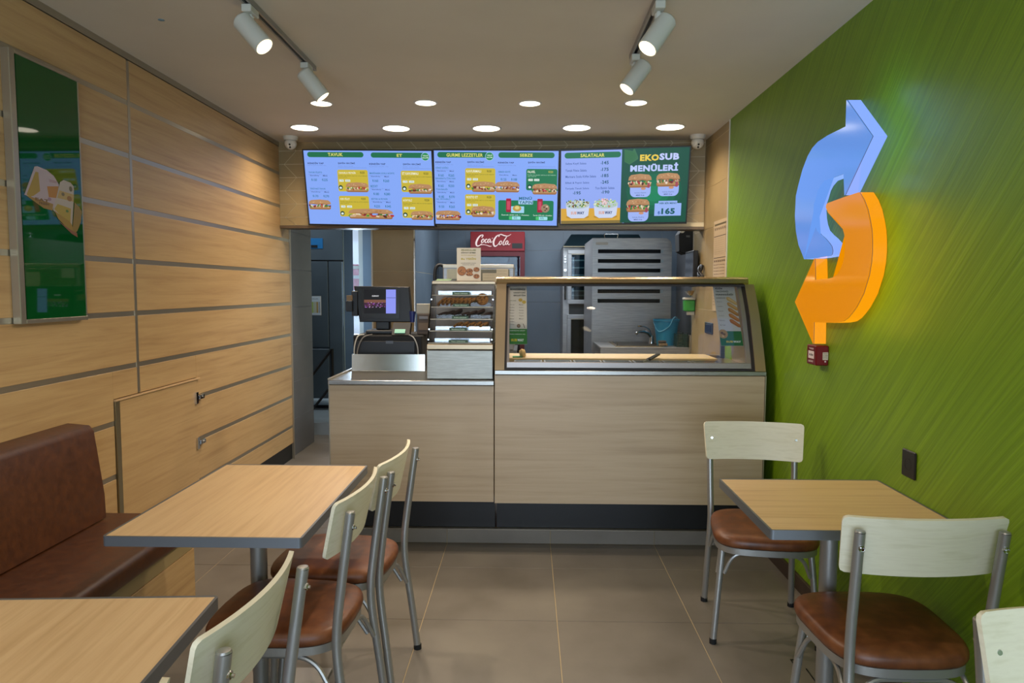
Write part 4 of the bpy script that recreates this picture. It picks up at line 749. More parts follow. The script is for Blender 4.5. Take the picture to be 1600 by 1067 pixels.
part('steel_ledge', bx(XA, XB+.002, 3.846, 4.9, 1.011, 1.034, bev=.002), steel, t, sm=False)
def prof(z): # front plane of the glazed part
    pts = [(1.034, 3.852), (1.10, 3.876), (1.2, 3.92), (1.34, 3.985), (1.46, 4.065), (1.545, 4.128)]
    for (za, ya), (zb2, yb) in zip(pts, pts[1:]):
        if z <= zb2: return ya+(yb-ya)*(z-za)/(zb2-za)
    return pts[-1][1]
def sheet(bm, xa, xb, xta, xtb, z0_, z1_, off, th, n=8):
    """slanting curved strip between heights z0 and z1, x range may narrow to the top"""
    R_ = []
    for i in range(n+1):
        t_ = i/n; z = z0_+(z1_-z0_)*t_; y = prof(z)+off; a = xa+(xta-xa)*t_; b_ = xb+(xtb-xb)*t_
        R_.append([bm.verts.new(p) for p in ((a, y, z), (b_, y, z), (b_, y+th, z), (a, y+th, z))])
    for A, B in zip(R_, R_[1:]):
        for k in range(4): bm.faces.new((A[k], A[(k+1) % 4], B[(k+1) % 4], B[k]))
    bm.faces.new(R_[0][::-1]); bm.faces.new(R_[-1])
def sh(*a, **k):
    bm = nb(); sheet(bm, *a, **k); return bm
champ = mat('champagne_frame', 'a8957a', .35, .75); gasket = mat('dark_gasket', '1c1414', .6)
part('stile', sh(XA, XA+.052, XA, XA+.056, 1.035, 1.505, 0, .05), champ, t)
part('stile', sh(XB-.056, XB, XB-.052, XB, 1.035, 1.505, 0, .05), champ, t)
part('end_panel', sh(XB-.012, XB, XB-.012, XB, 1.035, 1.505, .05, .55), champ, t)
part('end_panel', sh(XA, XA+.008, XA, XA+.008, 1.035, 1.505, .05, .55), glass, t)
part('gasket', sh(XA+.052, XA+.064, XA+.056, XA+.068, 1.036, 1.503, .008, .03), gasket, t)
part('gasket', sh(XB-.072, XB-.056, XB-.072, XB-.052, 1.036, 1.503, .008, .03), gasket, t)
part('gasket', bx(XA+.06, XB-.06, 3.862, 3.9, 1.035, 1.045), gasket, t, sm=False)
frame_g = mat('inner_frame', '98908c', .35, .7)
part('glass_frame', sh(XA+.064, XA+.078, XA+.068, XA+.076, 1.046, 1.495, .012, .02), frame_g, t)
part('glass_frame', sh(XB-.098, XB-.072, XB-.092, XB-.072, 1.046, 1.495, .012, .02), frame_g, t)
part('glass_frame', bx(XA+.064, XB-.075, 3.868, 3.888, 1.046, 1.078, bev=.002), frame_g, t, sm=False)
part('top_gasket', bx(XA+.058, XB-.055, 4.088, 4.10, 1.492, 1.503), gasket, t, sm=False)
part('front_glass', sh(XA+.074, XB-.09, XA+.074, XB-.088, 1.07, 1.497, .022, .005, n=12), glass, t)
bm = nb(); prism(bm, [(XA-.002, 4.098, 1.503), (XA-.002, 4.092, 1.515), (XA-.002, 4.10, 1.535), (XA-.002, 4.118, 1.545), (XA-.002, 4.20, 1.549), (XA-.002, 4.20, 1.505)], (XB-XA-.03, 0, 0)); part('top_rail', bm, bronze, t, ang=.5)
part('top_glass', bx(XA, XB-.03, 4.2, 4.62, 1.535, 1.541), glass, t, sm=False)
for xx in (XA+.02, XB-.03): part('rear_post', bx(xx-.012, xx+.012, 4.6, 4.624, 1.035, 1.535), steel, t, sm=False)
part('inner_wall', bx(XA+.012, XB-.014, 4.62, 4.63, 1.035, 1.05), steel, t, sm=False)
# steel well with food pans, board at the back
part('pan_well', bx(XA+.08, XB-.1, 3.91, 4.27, 1.0345, 1.04), steel, t, sm=False)
solo('cutting_board', bx(XA+.05, XB-.14, 4.29, 4.6, 1.035, 1.06, bev=.004), noise_mat('cream_board', [(.3, 'cbb07a'), (.7, 'd8c08c')], .5, (1, 8, 1), 4, 4, .02), 'long cream cutting board inside the glass counter', 'board', (.5, 4.45, 1.035), sm=False)
for i in range(7):
    xa = XA+.1+i*.175; tt = thing('food_pan', 'steel food pan in the glass counter, %s from the left' % ORD[i], 'food pan', (xa+.08, 4.09, 1.035), 'steel pans in the glass counter')
    bm = nb(); box(bm, xa, xa+.165, 3.93, 3.94, 1.041, 1.052); box(bm, xa, xa+.165, 4.24, 4.25, 1.041, 1.052); box(bm, xa, xa+.01, 3.94, 4.24, 1.041, 1.052); box(bm, xa+.155, xa+.165, 3.94, 4.24, 1.041, 1.052); box(bm, xa+.01, xa+.155, 3.94, 4.24, 1.041, 1.043)
    part('rim', bm, steel, tt, sm=False)
t2 = thing('tongs', 'black-handled tongs lying on the board in the glass counter', 'tongs', (.75, 4.25, 1.06))
part('arm', tb([(.70, 4.16, 1.066), (.79, 4.33, 1.082)], .007, 8), black, t2); part('arm', tb([(.715, 4.155, 1.066), (.80, 4.325, 1.082)], .007, 8), black, t2); part('tip', tb([(.705, 4.16, 1.064), (.66, 4.08, 1.058)], .006, 8), steel, t2)
t2 = thing('bread_piece', 'small bread end and green wrapper at the left end of the cutting board', 'bread', (-.03, 4.2, 1.06))
part('crust', lt([(0, -.02), (.02, -.018), (.03, 0), (.02, .018), (0, .02)], (-.03, 4.34, 1.083), (1, 0, .2), 14), mat('pale_bread', 'd8b878', .8), t2)
part('wrapper', bx(-.09, -.03, 4.30, 4.36, 1.0605, 1.066), green_pl, t2, sm=False)

# posters behind the counter glass
def gposter(TL, TR, BL, items, H, lab):
    TL, TR, BL = Vector(TL), Vector(TR), Vector(BL); Nn = (BL-TL).cross(TR-TL).normalized(); BR = BL+(TR-TL)
    t_ = thing('hanging_poster', lab, 'poster', tuple(BL)); part('sheet', pr([TL, TR, BR, BL], -Nn*.002), paper, t_, sm=False)
    Print(TL+Nn*.0004, TR+Nn*.0004, BL+Nn*.0004, H, .0002).run(items).build('print', print_paper, t_)
its = [('r', 0, 0, 1000, 2280, 'cfc8ba', 0), ('t', 'SEVDİĞİNİZ', 90, 100, 930, 230, '20242a', 3), ('t', 'LEZZETLERİ', 290, 290, 930, 400, '20242a', 2), ('t', 'EKLEYİN', 290, 450, 930, 550, '20242a', 3),
       ('t', 'EKSTRA PEYNİR', 80, 760, 430, 820, '3a5a2a', 2), ('e', 660, 760, 110, 95, 'b99a3a'), ('e', 850, 870, 110, 95, 'c4a640'), ('e', 560, 2130, 100, 100, '6a5040'), ('e', 560, 2130, 60, 60, '8a7460'), ('p', [(780, 2020), (810, 2010), (900, 2230), (870, 2250)], '6a4a3a'),
       ('r', 0, 2280, 1000, 3070, '2c7a30', 0), ('t', 'SANDVİÇİNE LEZZET', 60, 2340, 900, 2410, 'e0e8d8', 2), ('t', 'Ekstra malzeme seç', 60, 2520, 900, 2600, 'd0e0c8', 1), ('t', 'SUB', 160, 2800, 480, 2930, 'd8c030', 3), ('t', 'WAY', 490, 2800, 830, 2930, 'f0f0e8', 3)]
for j, (a, b_) in enumerate([('Tavuk', 'Mantar'), ('Köfte', 'Jambon'), ('Marinara', 'Sucuk'), ('Kaşar', 'Peynir'), ('Cheddar', 'Zeytin'), ('Biber', 'Mısır'), ('Soğan', ''), ('Turşu', '')]):
    its.append(('t', a, 80, 980+150*j, 330, 1040+150*j, '6a6258', 1))
    if b_: its.append(('t', b_, 580, 980+150*j, 830, 1040+150*j, '6a6258', 1))
gposter((-.112, 4.118, 1.492), (-.006, 4.118, 1.492), (-.108, 3.940, 1.170), its, 3070, 'narrow printed poster hanging inside the glass counter, left end, cookies list')
its = [('r', 0, 0, 1000, 2700, 'c4c2bc', 0), ('t', 'SİZİN', 90, 60, 420, 170, '20242a', 3), ('t', 'TERCİHİNİZ', 90, 220, 700, 320, '20242a', 2), ('t', 'HANGİSİ?', 90, 380, 900, 490, '20242a', 3), ('t', 'EKMEKLER', 90, 600, 520, 650, '4a443c', 2)]
for j, a in enumerate(['Beyaz', 'Buğday', 'Kepek', 'İtalyan', 'Parmesan', 'Bal Yulaf']): its.append(('t', a, 90, 800+240*j, 330, 860+240*j, '7a746a', 1))
for j in range(5):
    y = 620+290*j; its.append(('p', [(540, y), (600, y-60), (700, y-30), (1000, y+230), (1000, y+380), (900, y+360), (570, y+120)], ['c9a46a', 'b98a50', 'a87038', 'b06c34', 'a86230'][j]))
    its.append(('p', [(600, y-10), (680, y), (980, y+260), (980, y+300), (650, y+80)], ['dbbd88', 'cfa46c', 'c08a54', 'c4844c', 'bb7644'][j]))
its += [('r', 0, 2340, 1000, 3070, '1f6a34', 0), ('e', 160, 2480, 220, 230, 'b08a48'), ('e', 120, 2430, 60, 60, '6a4a20'), ('e', 210, 2500, 60, 60, '7a5a28'), ('e', 150, 2590, 50, 50, 'd0b070'), ('t', 'SUB', 250, 2820, 560, 2920, 'd8c030', 3), ('t', 'WAY', 570, 2820, 920, 2920, 'f0f0e8', 3)]
gposter((1.060, 4.118, 1.494), (1.182, 4.118, 1.494), (1.068, 3.940, 1.166), its, 3070, 'narrow printed poster hanging inside the glass counter, right end, with baguettes')

# ================================================================== COOKIE CABINET
t = thing('cookie_cabinet', 'glass cookie cabinet on a steel box, standing on the cashier counter', 'display cabinet', (-.37, 4.05, .9765))
CA, CB = -.556, -.190
def cy_(z): return 3.9+(z-1.145)*.23/.36
part('steel_box', bx(CA, CB, 3.9, 4.28, .978, 1.138, bev=.003), noise_mat('matt_steel', [(.3, '8f8e86'), (.7, '9f9e96')], .42, (3, 3, 30), 4, 3, .02, metal=.8), t, sm=False)
part('base_rail', bx(CA+.002, CB, 3.898, 4.28, 1.143, 1.170, bev=.002), champ, t, sm=False)
part('rear_panel', bx(CA+.006, CB-.006, 4.27, 4.276, 1.17, 1.505), mat('brown_steel', '8a7868', .4, .5), t, sm=False)
part('roof', bx(CA+.002, CB+.004, 4.12, 4.29, 1.503, 1.518, bev=.002), champ, t, sm=False)
part('front_glass', pr([(CA+.004, cy_(1.172), 1.172), (CB-.004, cy_(1.172), 1.172), (CB-.004, cy_(1.503), 1.503), (CA+.004, cy_(1.503), 1.503)], (0, .004, 0)), glass, t, sm=False)
for xx in (CA, CB-.006):
    part('side_glass', pr([(xx, cy_(1.172), 1.172), (xx, 4.27, 1.172), (xx, 4.27, 1.503), (xx, cy_(1.503), 1.503)], (.006, 0, 0)), glass, t, sm=False)
LZ = [1.440, 1.373, 1.305, 1.241, 1.176]; LN = ['Parçalı Çikolatalı', 'Beyaz Çikolatalı', 'Duble Çikolatalı', 'Macadamia Fındıklı', 'Tam Çikolata']; LX = [(-.432, -.332), (-.424, -.332), (-.426, -.332), (-.436, -.338), (-.436, -.330)]
for k, z in enumerate(LZ):
    s_ = part('shelf', bx(CA+.008, CB-.008, cy_(z)+.012, 4.262, z-.003, z), glass, t, sm=False)
    part('tray', bx(CA+.035, CB-.02, cy_(z)+.06, 4.255, z+.0005, z+.004, bev=.001), foil if k in (0, 3, 4) else steel, s_, sm=False)
    part('tray_rim', bx(CA+.035, CB-.02, cy_(z)+.052, cy_(z)+.058, z+.0005, z+.024, bev=.001), glass if k in (1, 2) else foil, s_, sm=False)
    part('shelf_lip', bx(CA+.006, CB-.006, cy_(z)+.008, cy_(z)+.012, z-.003, z+.001), champ, s_, sm=False)
    xa, xb = LX[k]; yy = cy_(z)-.0025
    lb = part('name_label', bx(xa, xb, yy, yy+.0015, z+.001, z+.018), mat('label_green', '2f4a34', .5), t, sm=False)
    Print((xa, yy-.0006, z+.018), (xb, yy-.0006, z+.018), (xa, yy-.0006, z+.001), 170, .0002).run([('r', 0, 0, 1000, 170, '2f4a34', 0), ('t', LN[k], 130, 50, 870, 130, 'b8ccb0', 1)]).build('lettering', print_paper, lb)
for zz in (1.415, 1.25, 1.195):
    for xx in (CA+.006, CB-.008): part('glass_clip', lt([(0, .004), (.004, .004), (.004, 0)], (xx, cy_(zz)-.001, zz), (0, -1, 0), 8), chrome, t)
ck_me = {}
def cookie(x, y, z, tilt, m_, lab, group, r=.038, yaw=0):
    k = (m_.name, r)
    if k not in ck_me:
        bm = lt([(0, -.007), (r*.88, -.007), (r, -.001), (r*.95, .006), (r*.6, .010), (0, .011)], n=20); me = finish(bm, 'cookie', True, 1.2); me.materials.append(m_); ck_me[k] = me
    o = link('cookie', ck_me[k], None, (x, y, z)); o.rotation_euler = (tilt[0], tilt[1], yaw); tag(o, lab, 'cookie', group); return o
z2 = LZ[1]
for i in range(8):
    x = CA+.065+i*.024; cookie(x, 4.115+.004*(i % 2), z2+.026, (math.radians(-14), math.radians(-42+4*(i % 3)), 0), cookie_m, 'golden chip cookie leaning on the second shelf, %s from the left' % ORD[i], 'golden cookies leaning on the second shelf')
cookie(-.262, 4.105, z2+.043, (math.radians(75), 0, 0), cookie_m, 'round golden cookie standing upright to face the customer, second shelf', None, r=.036)
z3 = LZ[2]
for i in range(7):
    x = CA+.065+i*.043; cookie(x, 4.09+.004*(i % 2), z3+.02+.006*(i % 3), (math.radians(-10), math.radians(-22-6*(i % 3)), 0), choc_m, 'dark chocolate cookie on the third shelf, %s from the left' % ORD[i], 'dark cookies leaning on the third shelf')
z4 = LZ[3]
for i in range(5):
    x = CA+.155+i*.037; cookie(x, 4.045+.004*(i % 2), z4+.024, (math.radians(-12), math.radians(-30-6*(i % 2)), 0), cookie_m, 'brown nut cookie on the fourth shelf, %s from the left' % ORD[i], 'brown cookies leaning on the fourth shelf')
# card with cookies on top of the cabinet
t = thing('cookie_card', 'upright white card with pictured cookies on the cookie cabinet', 'sign', (-.35, 4.21, 1.518))
part('card', bx(-.418, -.277, 4.208, 4.212, 1.518, 1.716), paper, t, sm=False)
p_ = Print((-.418, 4.2075, 1.716), (-.277, 4.2075, 1.716), (-.418, 4.2075, 1.518), 1404, .0002)
its = [('r', 0, 0, 1000, 1404, 'c8bfae', 0), ('t', 'SIRAKKULLARI', 180, 55, 800, 130, '6a6a34', 3), ('t', 'DÜNYAYI SEVMEK', 180, 160, 800, 235, '4a4a2c', 3), ('t', 'İSTİYORSANIZ', 180, 270, 800, 335, '9a8a34', 1), ('t', 'Bu YESİN', 180, 390, 800, 500, 'a8983c', 3), ('t', 'KURABİYELERİMİZ GÜNLÜK', 170, 610, 800, 650, '54504a', 2), ('t', 'FIRINDAN ÇIKAR', 230, 690, 740, 725, '54504a', 2)]
def ckp(cx, cy, rx, ry, sd):
    R = random.Random(sd); o_ = [('e', cx, cy, rx, ry, '6f3f1c'), ('e', cx-4, cy-8, rx*.92, ry*.88, '9a6230')]
    for _ in range(9): a = R.uniform(0, 6.28); q = R.uniform(0, .7); o_.append(('e', cx+rx*q*math.cos(a), cy+ry*q*math.sin(a), 22, 18, R.choice(['3c2010', '4c2a14', 'b88048'])))
    return o_
its += ckp(530, 960, 150, 110, 2)+ckp(530, 1100, 160, 70, 3)+ckp(210, 960, 190, 200, 1)+ckp(820, 900, 130, 100, 4)+ckp(820, 1180, 130, 100, 5)
p_.run(its).build('print', print_paper, t)
part('base_fold', bx(-.44, -.19, 4.155, 4.208, 1.5185, 1.5215), paper, t, sm=False)
p_ = Print((-.44, 4.2, 1.522), (-.19, 4.2, 1.522), (-.44, 4.15, 1.522), 200, .0002)
p_.run([('r', 0, 0, 1000, 200, 'c9b491', 0)]+ckp(600, 100, 60, 50, 7)+ckp(760, 90, 55, 50, 8)+ckp(900, 130, 60, 50, 9)).build('print', print_paper, t)
t = thing('price_strip', 'flat green and white printed strip on the cookie cabinet roof, left of the card', 'label', (-.5, 4.15, 1.5185))
part('strip', bx(CA+.01, -.425, 4.12, 4.27, 1.5185, 1.521), paper, t, sm=False)
bm = nb(); prism(bm, [(CA+.02, 4.135, 1.521), (-.45, 4.135, 1.521), (-.45, 4.24, 1.533), (CA+.02, 4.24, 1.533)], (0, 0, .001)); part('leaflet', bm, mat('green_leaflet', '5f7a4a', .5), t, sm=False)

# ================================================================== TILL
t = thing('cash_drawer', 'black cash drawer box behind the steel upstand', 'cash drawer', (-.87, 4.55, .976))
part('body', bx(-1.085, -.655, 4.40, 4.82, .977, 1.185, bev=.006), black_soft, t, sm=False)
part('drawer_front', bx(-1.078, -.70, 4.394, 4.40, .99, 1.15, bev=.002), black, t, sm=False)
part('badge', bx(-.88, -.835, 4.392, 4.3935, 1.135, 1.152), mat('grey_badge', '55565a', .4, .5), t, sm=False)
t = thing('pos_terminal', 'black touchscreen till on a stand above the cash drawer', 'till', (-.92, 4.58, 1.186))
part('foot', bx(-1.03, -.84, 4.50, 4.70, 1.186, 1.212, bev=.006), black, t, sm=False)
part('neck', bx(-.978, -.888, 4.56, 4.62, 1.212, 1.30, bev=.006), black, t, sm=False)
bm = nb(); prism(bm, [(-1.075, 4.53, 1.262), (-.735, 4.53, 1.262), (-.758, 4.545, 1.487), (-1.112, 4.545, 1.492)], (.0, .05, 0), bev=.006); part('housing', bm, black, t, sm=False)
part('bezel', pr([(-1.064, 4.524, 1.286), (-.818, 4.524, 1.286), (-.818, 4.536, 1.478), (-1.064, 4.536, 1.478)], (0, .012, 0)), mat('dark_bezel', '1b1b1e', .25), t, sm=False)
p_ = Print((-1.044, 4.533, 1.470), (-.84, 4.533, 1.470), (-1.044, 4.5235, 1.318), 745, .0002)
R9 = random.Random(4); its = [('r', 0, 0, 1000, 745, '1b1a1c', 0), ('r', 0, 320, 690, 420, '7a5240', 0), ('r', 0, 410, 690, 520, '3c2436', 0), ('r', 690, 0, 1000, 745, '8d95f2', 0), ('r', 700, 250, 990, 262, '2a2c58', 0), ('t', 'SUBWAY', 250, 180, 470, 225, 'd0d0d4', 3)]
for j in range(60): its.append(('e', R9.uniform(10, 680), R9.uniform(410, 560), 16, 12, R9.choice(['c8b0d8', '7a3a5a', '9a4ab0', '4a2030', 'b090c8', '5a3048'])))
p_.run(its).build('display', print_lit, t)
gd = part('card_slot', bx(-1.155, -1.112, 4.50, 4.56, 1.33, 1.40, bev=.004), black, t, sm=False); part('slot_top', bx(-1.15, -1.118, 4.505, 4.555, 1.40, 1.432), mat('tan_card', '8f7454', .6), gd, sm=False)
part('arm', bx(-1.125, -1.085, 4.53, 4.56, 1.30, 1.46, bev=.004), black, t, sm=False)
t = thing('card_reader', 'small black payment keypad with a green display beside the till screen', 'card reader', (-.78, 4.42, 1.186))
bm = nb(); prism(bm, [(-.845, 4.40, 1.188), (-.735, 4.40, 1.188), (-.735, 4.47, 1.262), (-.845, 4.47, 1.262)], (0, .05, -.01)); part('body', bm, black, t, sm=False)
part('display', pr([(-.828, 4.405, 1.199), (-.762, 4.405, 1.199), (-.762, 4.425, 1.221), (-.828, 4.425, 1.221)], (0, -.003, .003)), mat('lcd_green', '7fae98', .4, emit='7fb8a0', es=.5), t, sm=False)
t = thing('ticket_printer', 'stack of a pale box over a small dark printer beside the cookie cabinet', 'printer', (-.66, 4.55, 1.186))
part('pale_box', bx(-.705, -.625, 4.50, 4.58, 1.318, 1.38, bev=.003), mat('pale_card', '9f9c90', .6), t, sm=False); part('printer_body', bx(-.70, -.625, 4.49, 4.60, 1.186, 1.318, bev=.004), mat('tan_case', '4c4036', .6), t, sm=False)
part('paper_slot', bx(-.685, -.63, 4.484, 4.49, 1.285, 1.302), mat('grey_slot', '77777c', .5), t, sm=False); part('button_row', bx(-.69, -.63, 4.484, 4.49, 1.215, 1.26), mat('dark_tan', '6d5b48', .6), t, sm=False)
part('blue_cup', lt([(.014, 0), (.02, .07), (.018, .07), (.012, .005), (0, .005)], (-.735, 4.53, 1.262), n=16), mat('navy_plastic', '202c6a', .4), t)
for nm, P, m_, lab in (('cable', [(-1.02, 4.41, 1.19), (-1.05, 4.37, 1.18), (-1.07, 4.36, 1.10), (-1.06, 4.36, .985)], white_pl, 'pale cable curving down the left side of the cash drawer'),
                   ('cable', [(-.97, 4.42, 1.19), (-1.02, 4.37, 1.17), (-1.05, 4.35, 1.08), (-1.04, 4.345, .982)], mat('grey_cable', '77716a', .5), 'grey cable beside the pale one, left of the cash drawer'),
                   ('cable', [(-.74, 4.41, 1.19), (-.70, 4.37, 1.17), (-.675, 4.36, 1.10), (-.68, 4.35, .985)], mat('light_grey_cable', '9a9a98', .5), 'light grey cable looping down right of the cash drawer')):
    o = tb(smooth_pts(P, 6), .004, 8); solo(nm, o, m_, lab, 'cable', P[-1])

# ================================================================== KITCHEN
t = thing('drinks_fridge', 'red upright drinks fridge with white script on its header', 'fridge', (-.33, 8.0, 0))
FA, FB, FY = -.622, -.034, 7.75
part('cabinet', bx(FA, FB, FY+.03, FY+.56, .08, 2.092, bev=.006), red_dark, t, sm=False)
part('plinth', bx(FA+.02, FB-.02, FY+.05, FY+.5, 0, .08), black, t, sm=False)
part('header', bx(FA, FB, FY, FY+.03, 1.885, 2.092, bev=.004), mat('lit_red_header', '620914', .3, emit='b00c1c', es=.07), t, sm=False)
bm = nb()
for a in ((FA, FB, 1.83, 1.875), (FA, FB, .1, .2), (FA, FA+.05, .2, 1.83), (FB-.05, FB, .2, 1.83)): box(bm, a[0], a[1], FY, FY+.03, a[2], a[3])
part('door_frame', bm, mat('red_door_frame', '4a0912', .35), t, sm=False)
part('interior', bx(FA+.05, FB-.05, FY+.20, FY+.22, .2, 1.83), mat('fridge_interior', '5a6a74', .5), t, sm=False)
part('door_glass', bx(FA+.05, FB-.05, FY+.01, FY+.014, .2, 1.83), glass_tint, t, sm=False)
for k in range(8): part('interior_light', lt([(0, .003), (.009, .003), (.009, 0)], (FA+.1+k*.055, FY+.035, 1.808), (0, -1, 0), 10), mat('fridge_led', 'ffffff', .5, emit='dfeeff', es=1.2), t)
for z in (1.5, 1.15, .8, .45):
    part('wire_shelf', bx(FA+.052, FB-.052, FY+.03, FY+.199, z, z+.006), steel, t, sm=False)
part('price_rack', bx(-.44, -.24, FY+.04, FY+.05, 1.66, 1.77), mat('dark_rack', '3a444c', .5), t, sm=False)
part('thermostat', bx(-.17, -.06, FY-.004, FY, 1.915, 1.968), black, t, sm=False)
p_ = Print((FA+.03, FY-.001, 2.075), (FB-.13, FY-.001, 2.075), (FA+.03, FY-.001, 1.905), 400, .0003)
def stroke(P, ws, col, n=5):
    S = smooth_pts([(x, y, 0) for x, y in P], n); out = []; m_ = len(S)
    def wd(i):
        t_ = i/(m_-1)*(len(ws)-1); k = min(int(t_), len(ws)-2); return ws[k]+(ws[k+1]-ws[k])*(t_-k)
    for i in range(m_-1):
        d = S[i+1]-S[i]; nn = Vector((-d.y, d.x, 0)).normalized() if d.length > 0 else Vector((0, 1, 0)); a, b_ = wd(i), wd(i+1)
        A, B, C_, D_ = S[i]+nn*a, S[i+1]+nn*b_, S[i+1]-nn*b_, S[i]-nn*a
        out.append(('p', [(q.x, q.y) for q in (A, B, C_, D_)], col))
    return out
Wc = 'f2e2e2'; its = []
# two connected script words with big swooping capitals
its += stroke([(215, 110), (250, 60), (235, 40), (170, 70), (105, 160), (75, 260), (100, 320), (160, 310), (215, 260)], [10, 14, 10, 16, 22, 22, 16, 10, 5], Wc)
its += stroke([(255, 140), (215, 190), (215, 235), (245, 235), (275, 190), (270, 150), (250, 145)], [10, 14, 12, 9, 10, 10, 8], Wc, 4)
its += stroke([(355, 160), (335, 145), (305, 180), (300, 225), (325, 240), (365, 205)], [8, 10, 14, 13, 9, 6], Wc, 4)
its += stroke([(435, 150), (400, 150), (370, 195), (375, 235), (405, 225), (440, 160), (430, 215), (455, 232), (480, 200)], [10, 12, 14, 12, 8, 9, 12, 10, 5], Wc, 4)
its += stroke([(475, 130), (500, 120)], [6, 6], Wc, 2)
its += stroke([(640, 90), (665, 60), (645, 45), (590, 80), (530, 170), (515, 260), (545, 330), (600, 310), (650, 255)], [9, 13, 9, 16, 22, 22, 18, 10, 5], Wc)
its += stroke([(640, 60), (700, 30), (790, 60), (880, 70), (960, 25)], [5, 12, 14, 9, 4], Wc)
its += stroke([(700, 190), (665, 235), (665, 285), (695, 285), (725, 240), (718, 200), (700, 195)], [9, 13, 12, 9, 9, 9, 8], Wc, 4)
its += stroke([(850, 90), (790, 180), (755, 270), (775, 300), (810, 270)], [10, 12, 12, 9, 5], Wc, 4)
its += stroke([(880, 190), (845, 200), (820, 245), (828, 285), (855, 275), (890, 205), (878, 265), (905, 290), (940, 260)], [9, 12, 13, 11, 8, 9, 11, 9, 4], Wc, 4)
its += stroke([(120, 320), (230, 290), (330, 300), (420, 330), (470, 325)], [6, 8, 6, 9, 4], Wc)
p_.run(its).build('lettering', print_lit, t)
# steel oven box with sheets of paper on a stand, behind the cookie cabinet
t = thing('oven_box', 'steel countertop oven with papers taped on its front, behind the cookie cabinet', 'oven', (-.37, 5.55, .9))
part('body', bx(-.63, -.103, 5.30, 5.75, 1.02, 1.656, bev=.006), steel_dark, t, sm=False)
part('top_edge', bx(-.63, -.103, 5.292, 5.30, 1.63, 1.656, bev=.002), alu, t, sm=False)
part('front_door', bx(-.60, -.135, 5.292, 5.30, 1.08, 1.62, bev=.002), mat('oven_front', '6e6a5c', .4, .6), t, sm=False)
for a, lab in (((-.6, -.50, 1.55, 1.622), 'greenish instruction sheet'), ((-.335, -.23, 1.48, 1.592), 'pale instruction sheet'), ((-.232, -.145, 1.50, 1.625), 'larger pale instruction sheet')):
    sh_ = part('paper_note', bx(a[0], a[1], 5.2895, 5.2915, a[2], a[3]), mat('note', 'a9aca0' if a[0] < -.5 else 'b5ad9c', .7), t, lab, sm=False)
    Print((a[0], 5.289, a[3]), (a[1], 5.289, a[3]), (a[0], 5.289, a[2]), 1000, .0002).run([('t', 'KULLANIM TALİMATI', 80, 90+180*j, 880, 150+180*j, '7a8070', 0) for j in range(5)]).build('writing', print_paper, sh_)
tt = thing('oven_stand', 'steel stand under the countertop oven, behind the cookie cabinet', 'stand', (-.37, 5.55, 0))
part('top', bx(-.66, -.08, 5.28, 5.8, .99, 1.018), steel, tt, sm=False)
for xx in (-.64, -.1):
    for yy in (5.3, 5.78): part('leg', bx(xx-.015, xx+.015, yy-.015, yy+.015, 0, .99), steel, tt, sm=False)
o = tb(smooth_pts([(-.62, 5.33, 1.64), (-.66, 5.33, 1.655), (-.69, 5.33, 1.62), (-.695, 5.33, 1.50)], 6), .012, 10); solo('hose', o, black, 'black hose arching over the left end of the oven box', 'hose', (-.69, 5.33, 1.5))
# slotted steel cabinet
t = thing('slotted_cabinet', 'tall stainless steel cabinet with horizontal slots, behind the sink', 'cabinet', (.94, 6.9, 0))
bm = nb(); XC, XD, YC = .585, 1.30, 6.5
slots = [(1.80, 1.835), (1.713, 1.748), (1.628, 1.663), (1.533, 1.568), (1.44, 1.475), (1.353, 1.388)]
# front sheet built of bands so that the slots are real openings
zs = [.985]+[v for a in reversed(slots) for v in a]+[1.936]
for k in range(0, len(zs), 2): box(bm, XC+.05, XD-.10, YC, YC+.006, zs[k], zs[k+1])
box(bm, XC, XC+.05, YC, YC+.006, .985, 1.936); 
prism(bm, [(XD-.10, YC, .985), (XD, YC, .985), (XD, YC, 1.87), (XD-.012, YC, 1.91), (XD-.05, YC, 1.936), (XD-.10, YC, 1.936)], (0, .006, 0))
part('slotted_front', bm, steel_dark, t, sm=False)
part('side', bx(XC, XC+.006, YC+.006, 7.4, .985, 1.93), steel_dark, t, sm=False)
part('side', bx(XD-.006, XD, YC+.006, 7.4, .985, 1.87), steel_dark, t, sm=False)
part('top', bx(XC, XD-.05, YC+.006, 7.4, 1.93, 1.936), steel_dark, t, sm=False)
part('inner_back', bx(XC+.01, XD-.01, 6.8, 6.81, .985, 1.92), mat('dark_inside', '20242a', .6), t, sm=False)
part('lower_body', bx(XC, XD, YC+.01, 7.4, 0, .984), steel_dark, t, sm=False)
part('name_plate', bx(XC+.03, XC+.14, YC-.002, YC, 1.875, 1.90), mat('plate_grey', 'b4b4b2', .4), t, sm=False)
part('top_handle', tb(round_path([(.72, 6.7, 1.936), (.71, 6.7, 1.99), (.84, 6.7, 1.99), (.83, 6.7, 1.936)], .01), .004, 8), chrome, t)
for z0_, z1_ in slots: part('slot_clip', bx(XD-.10, XD-.075, YC-.003, YC, z0_+.004, z1_-.004), mat('clip_blue', '8fa0ac', .4), t, sm=False)
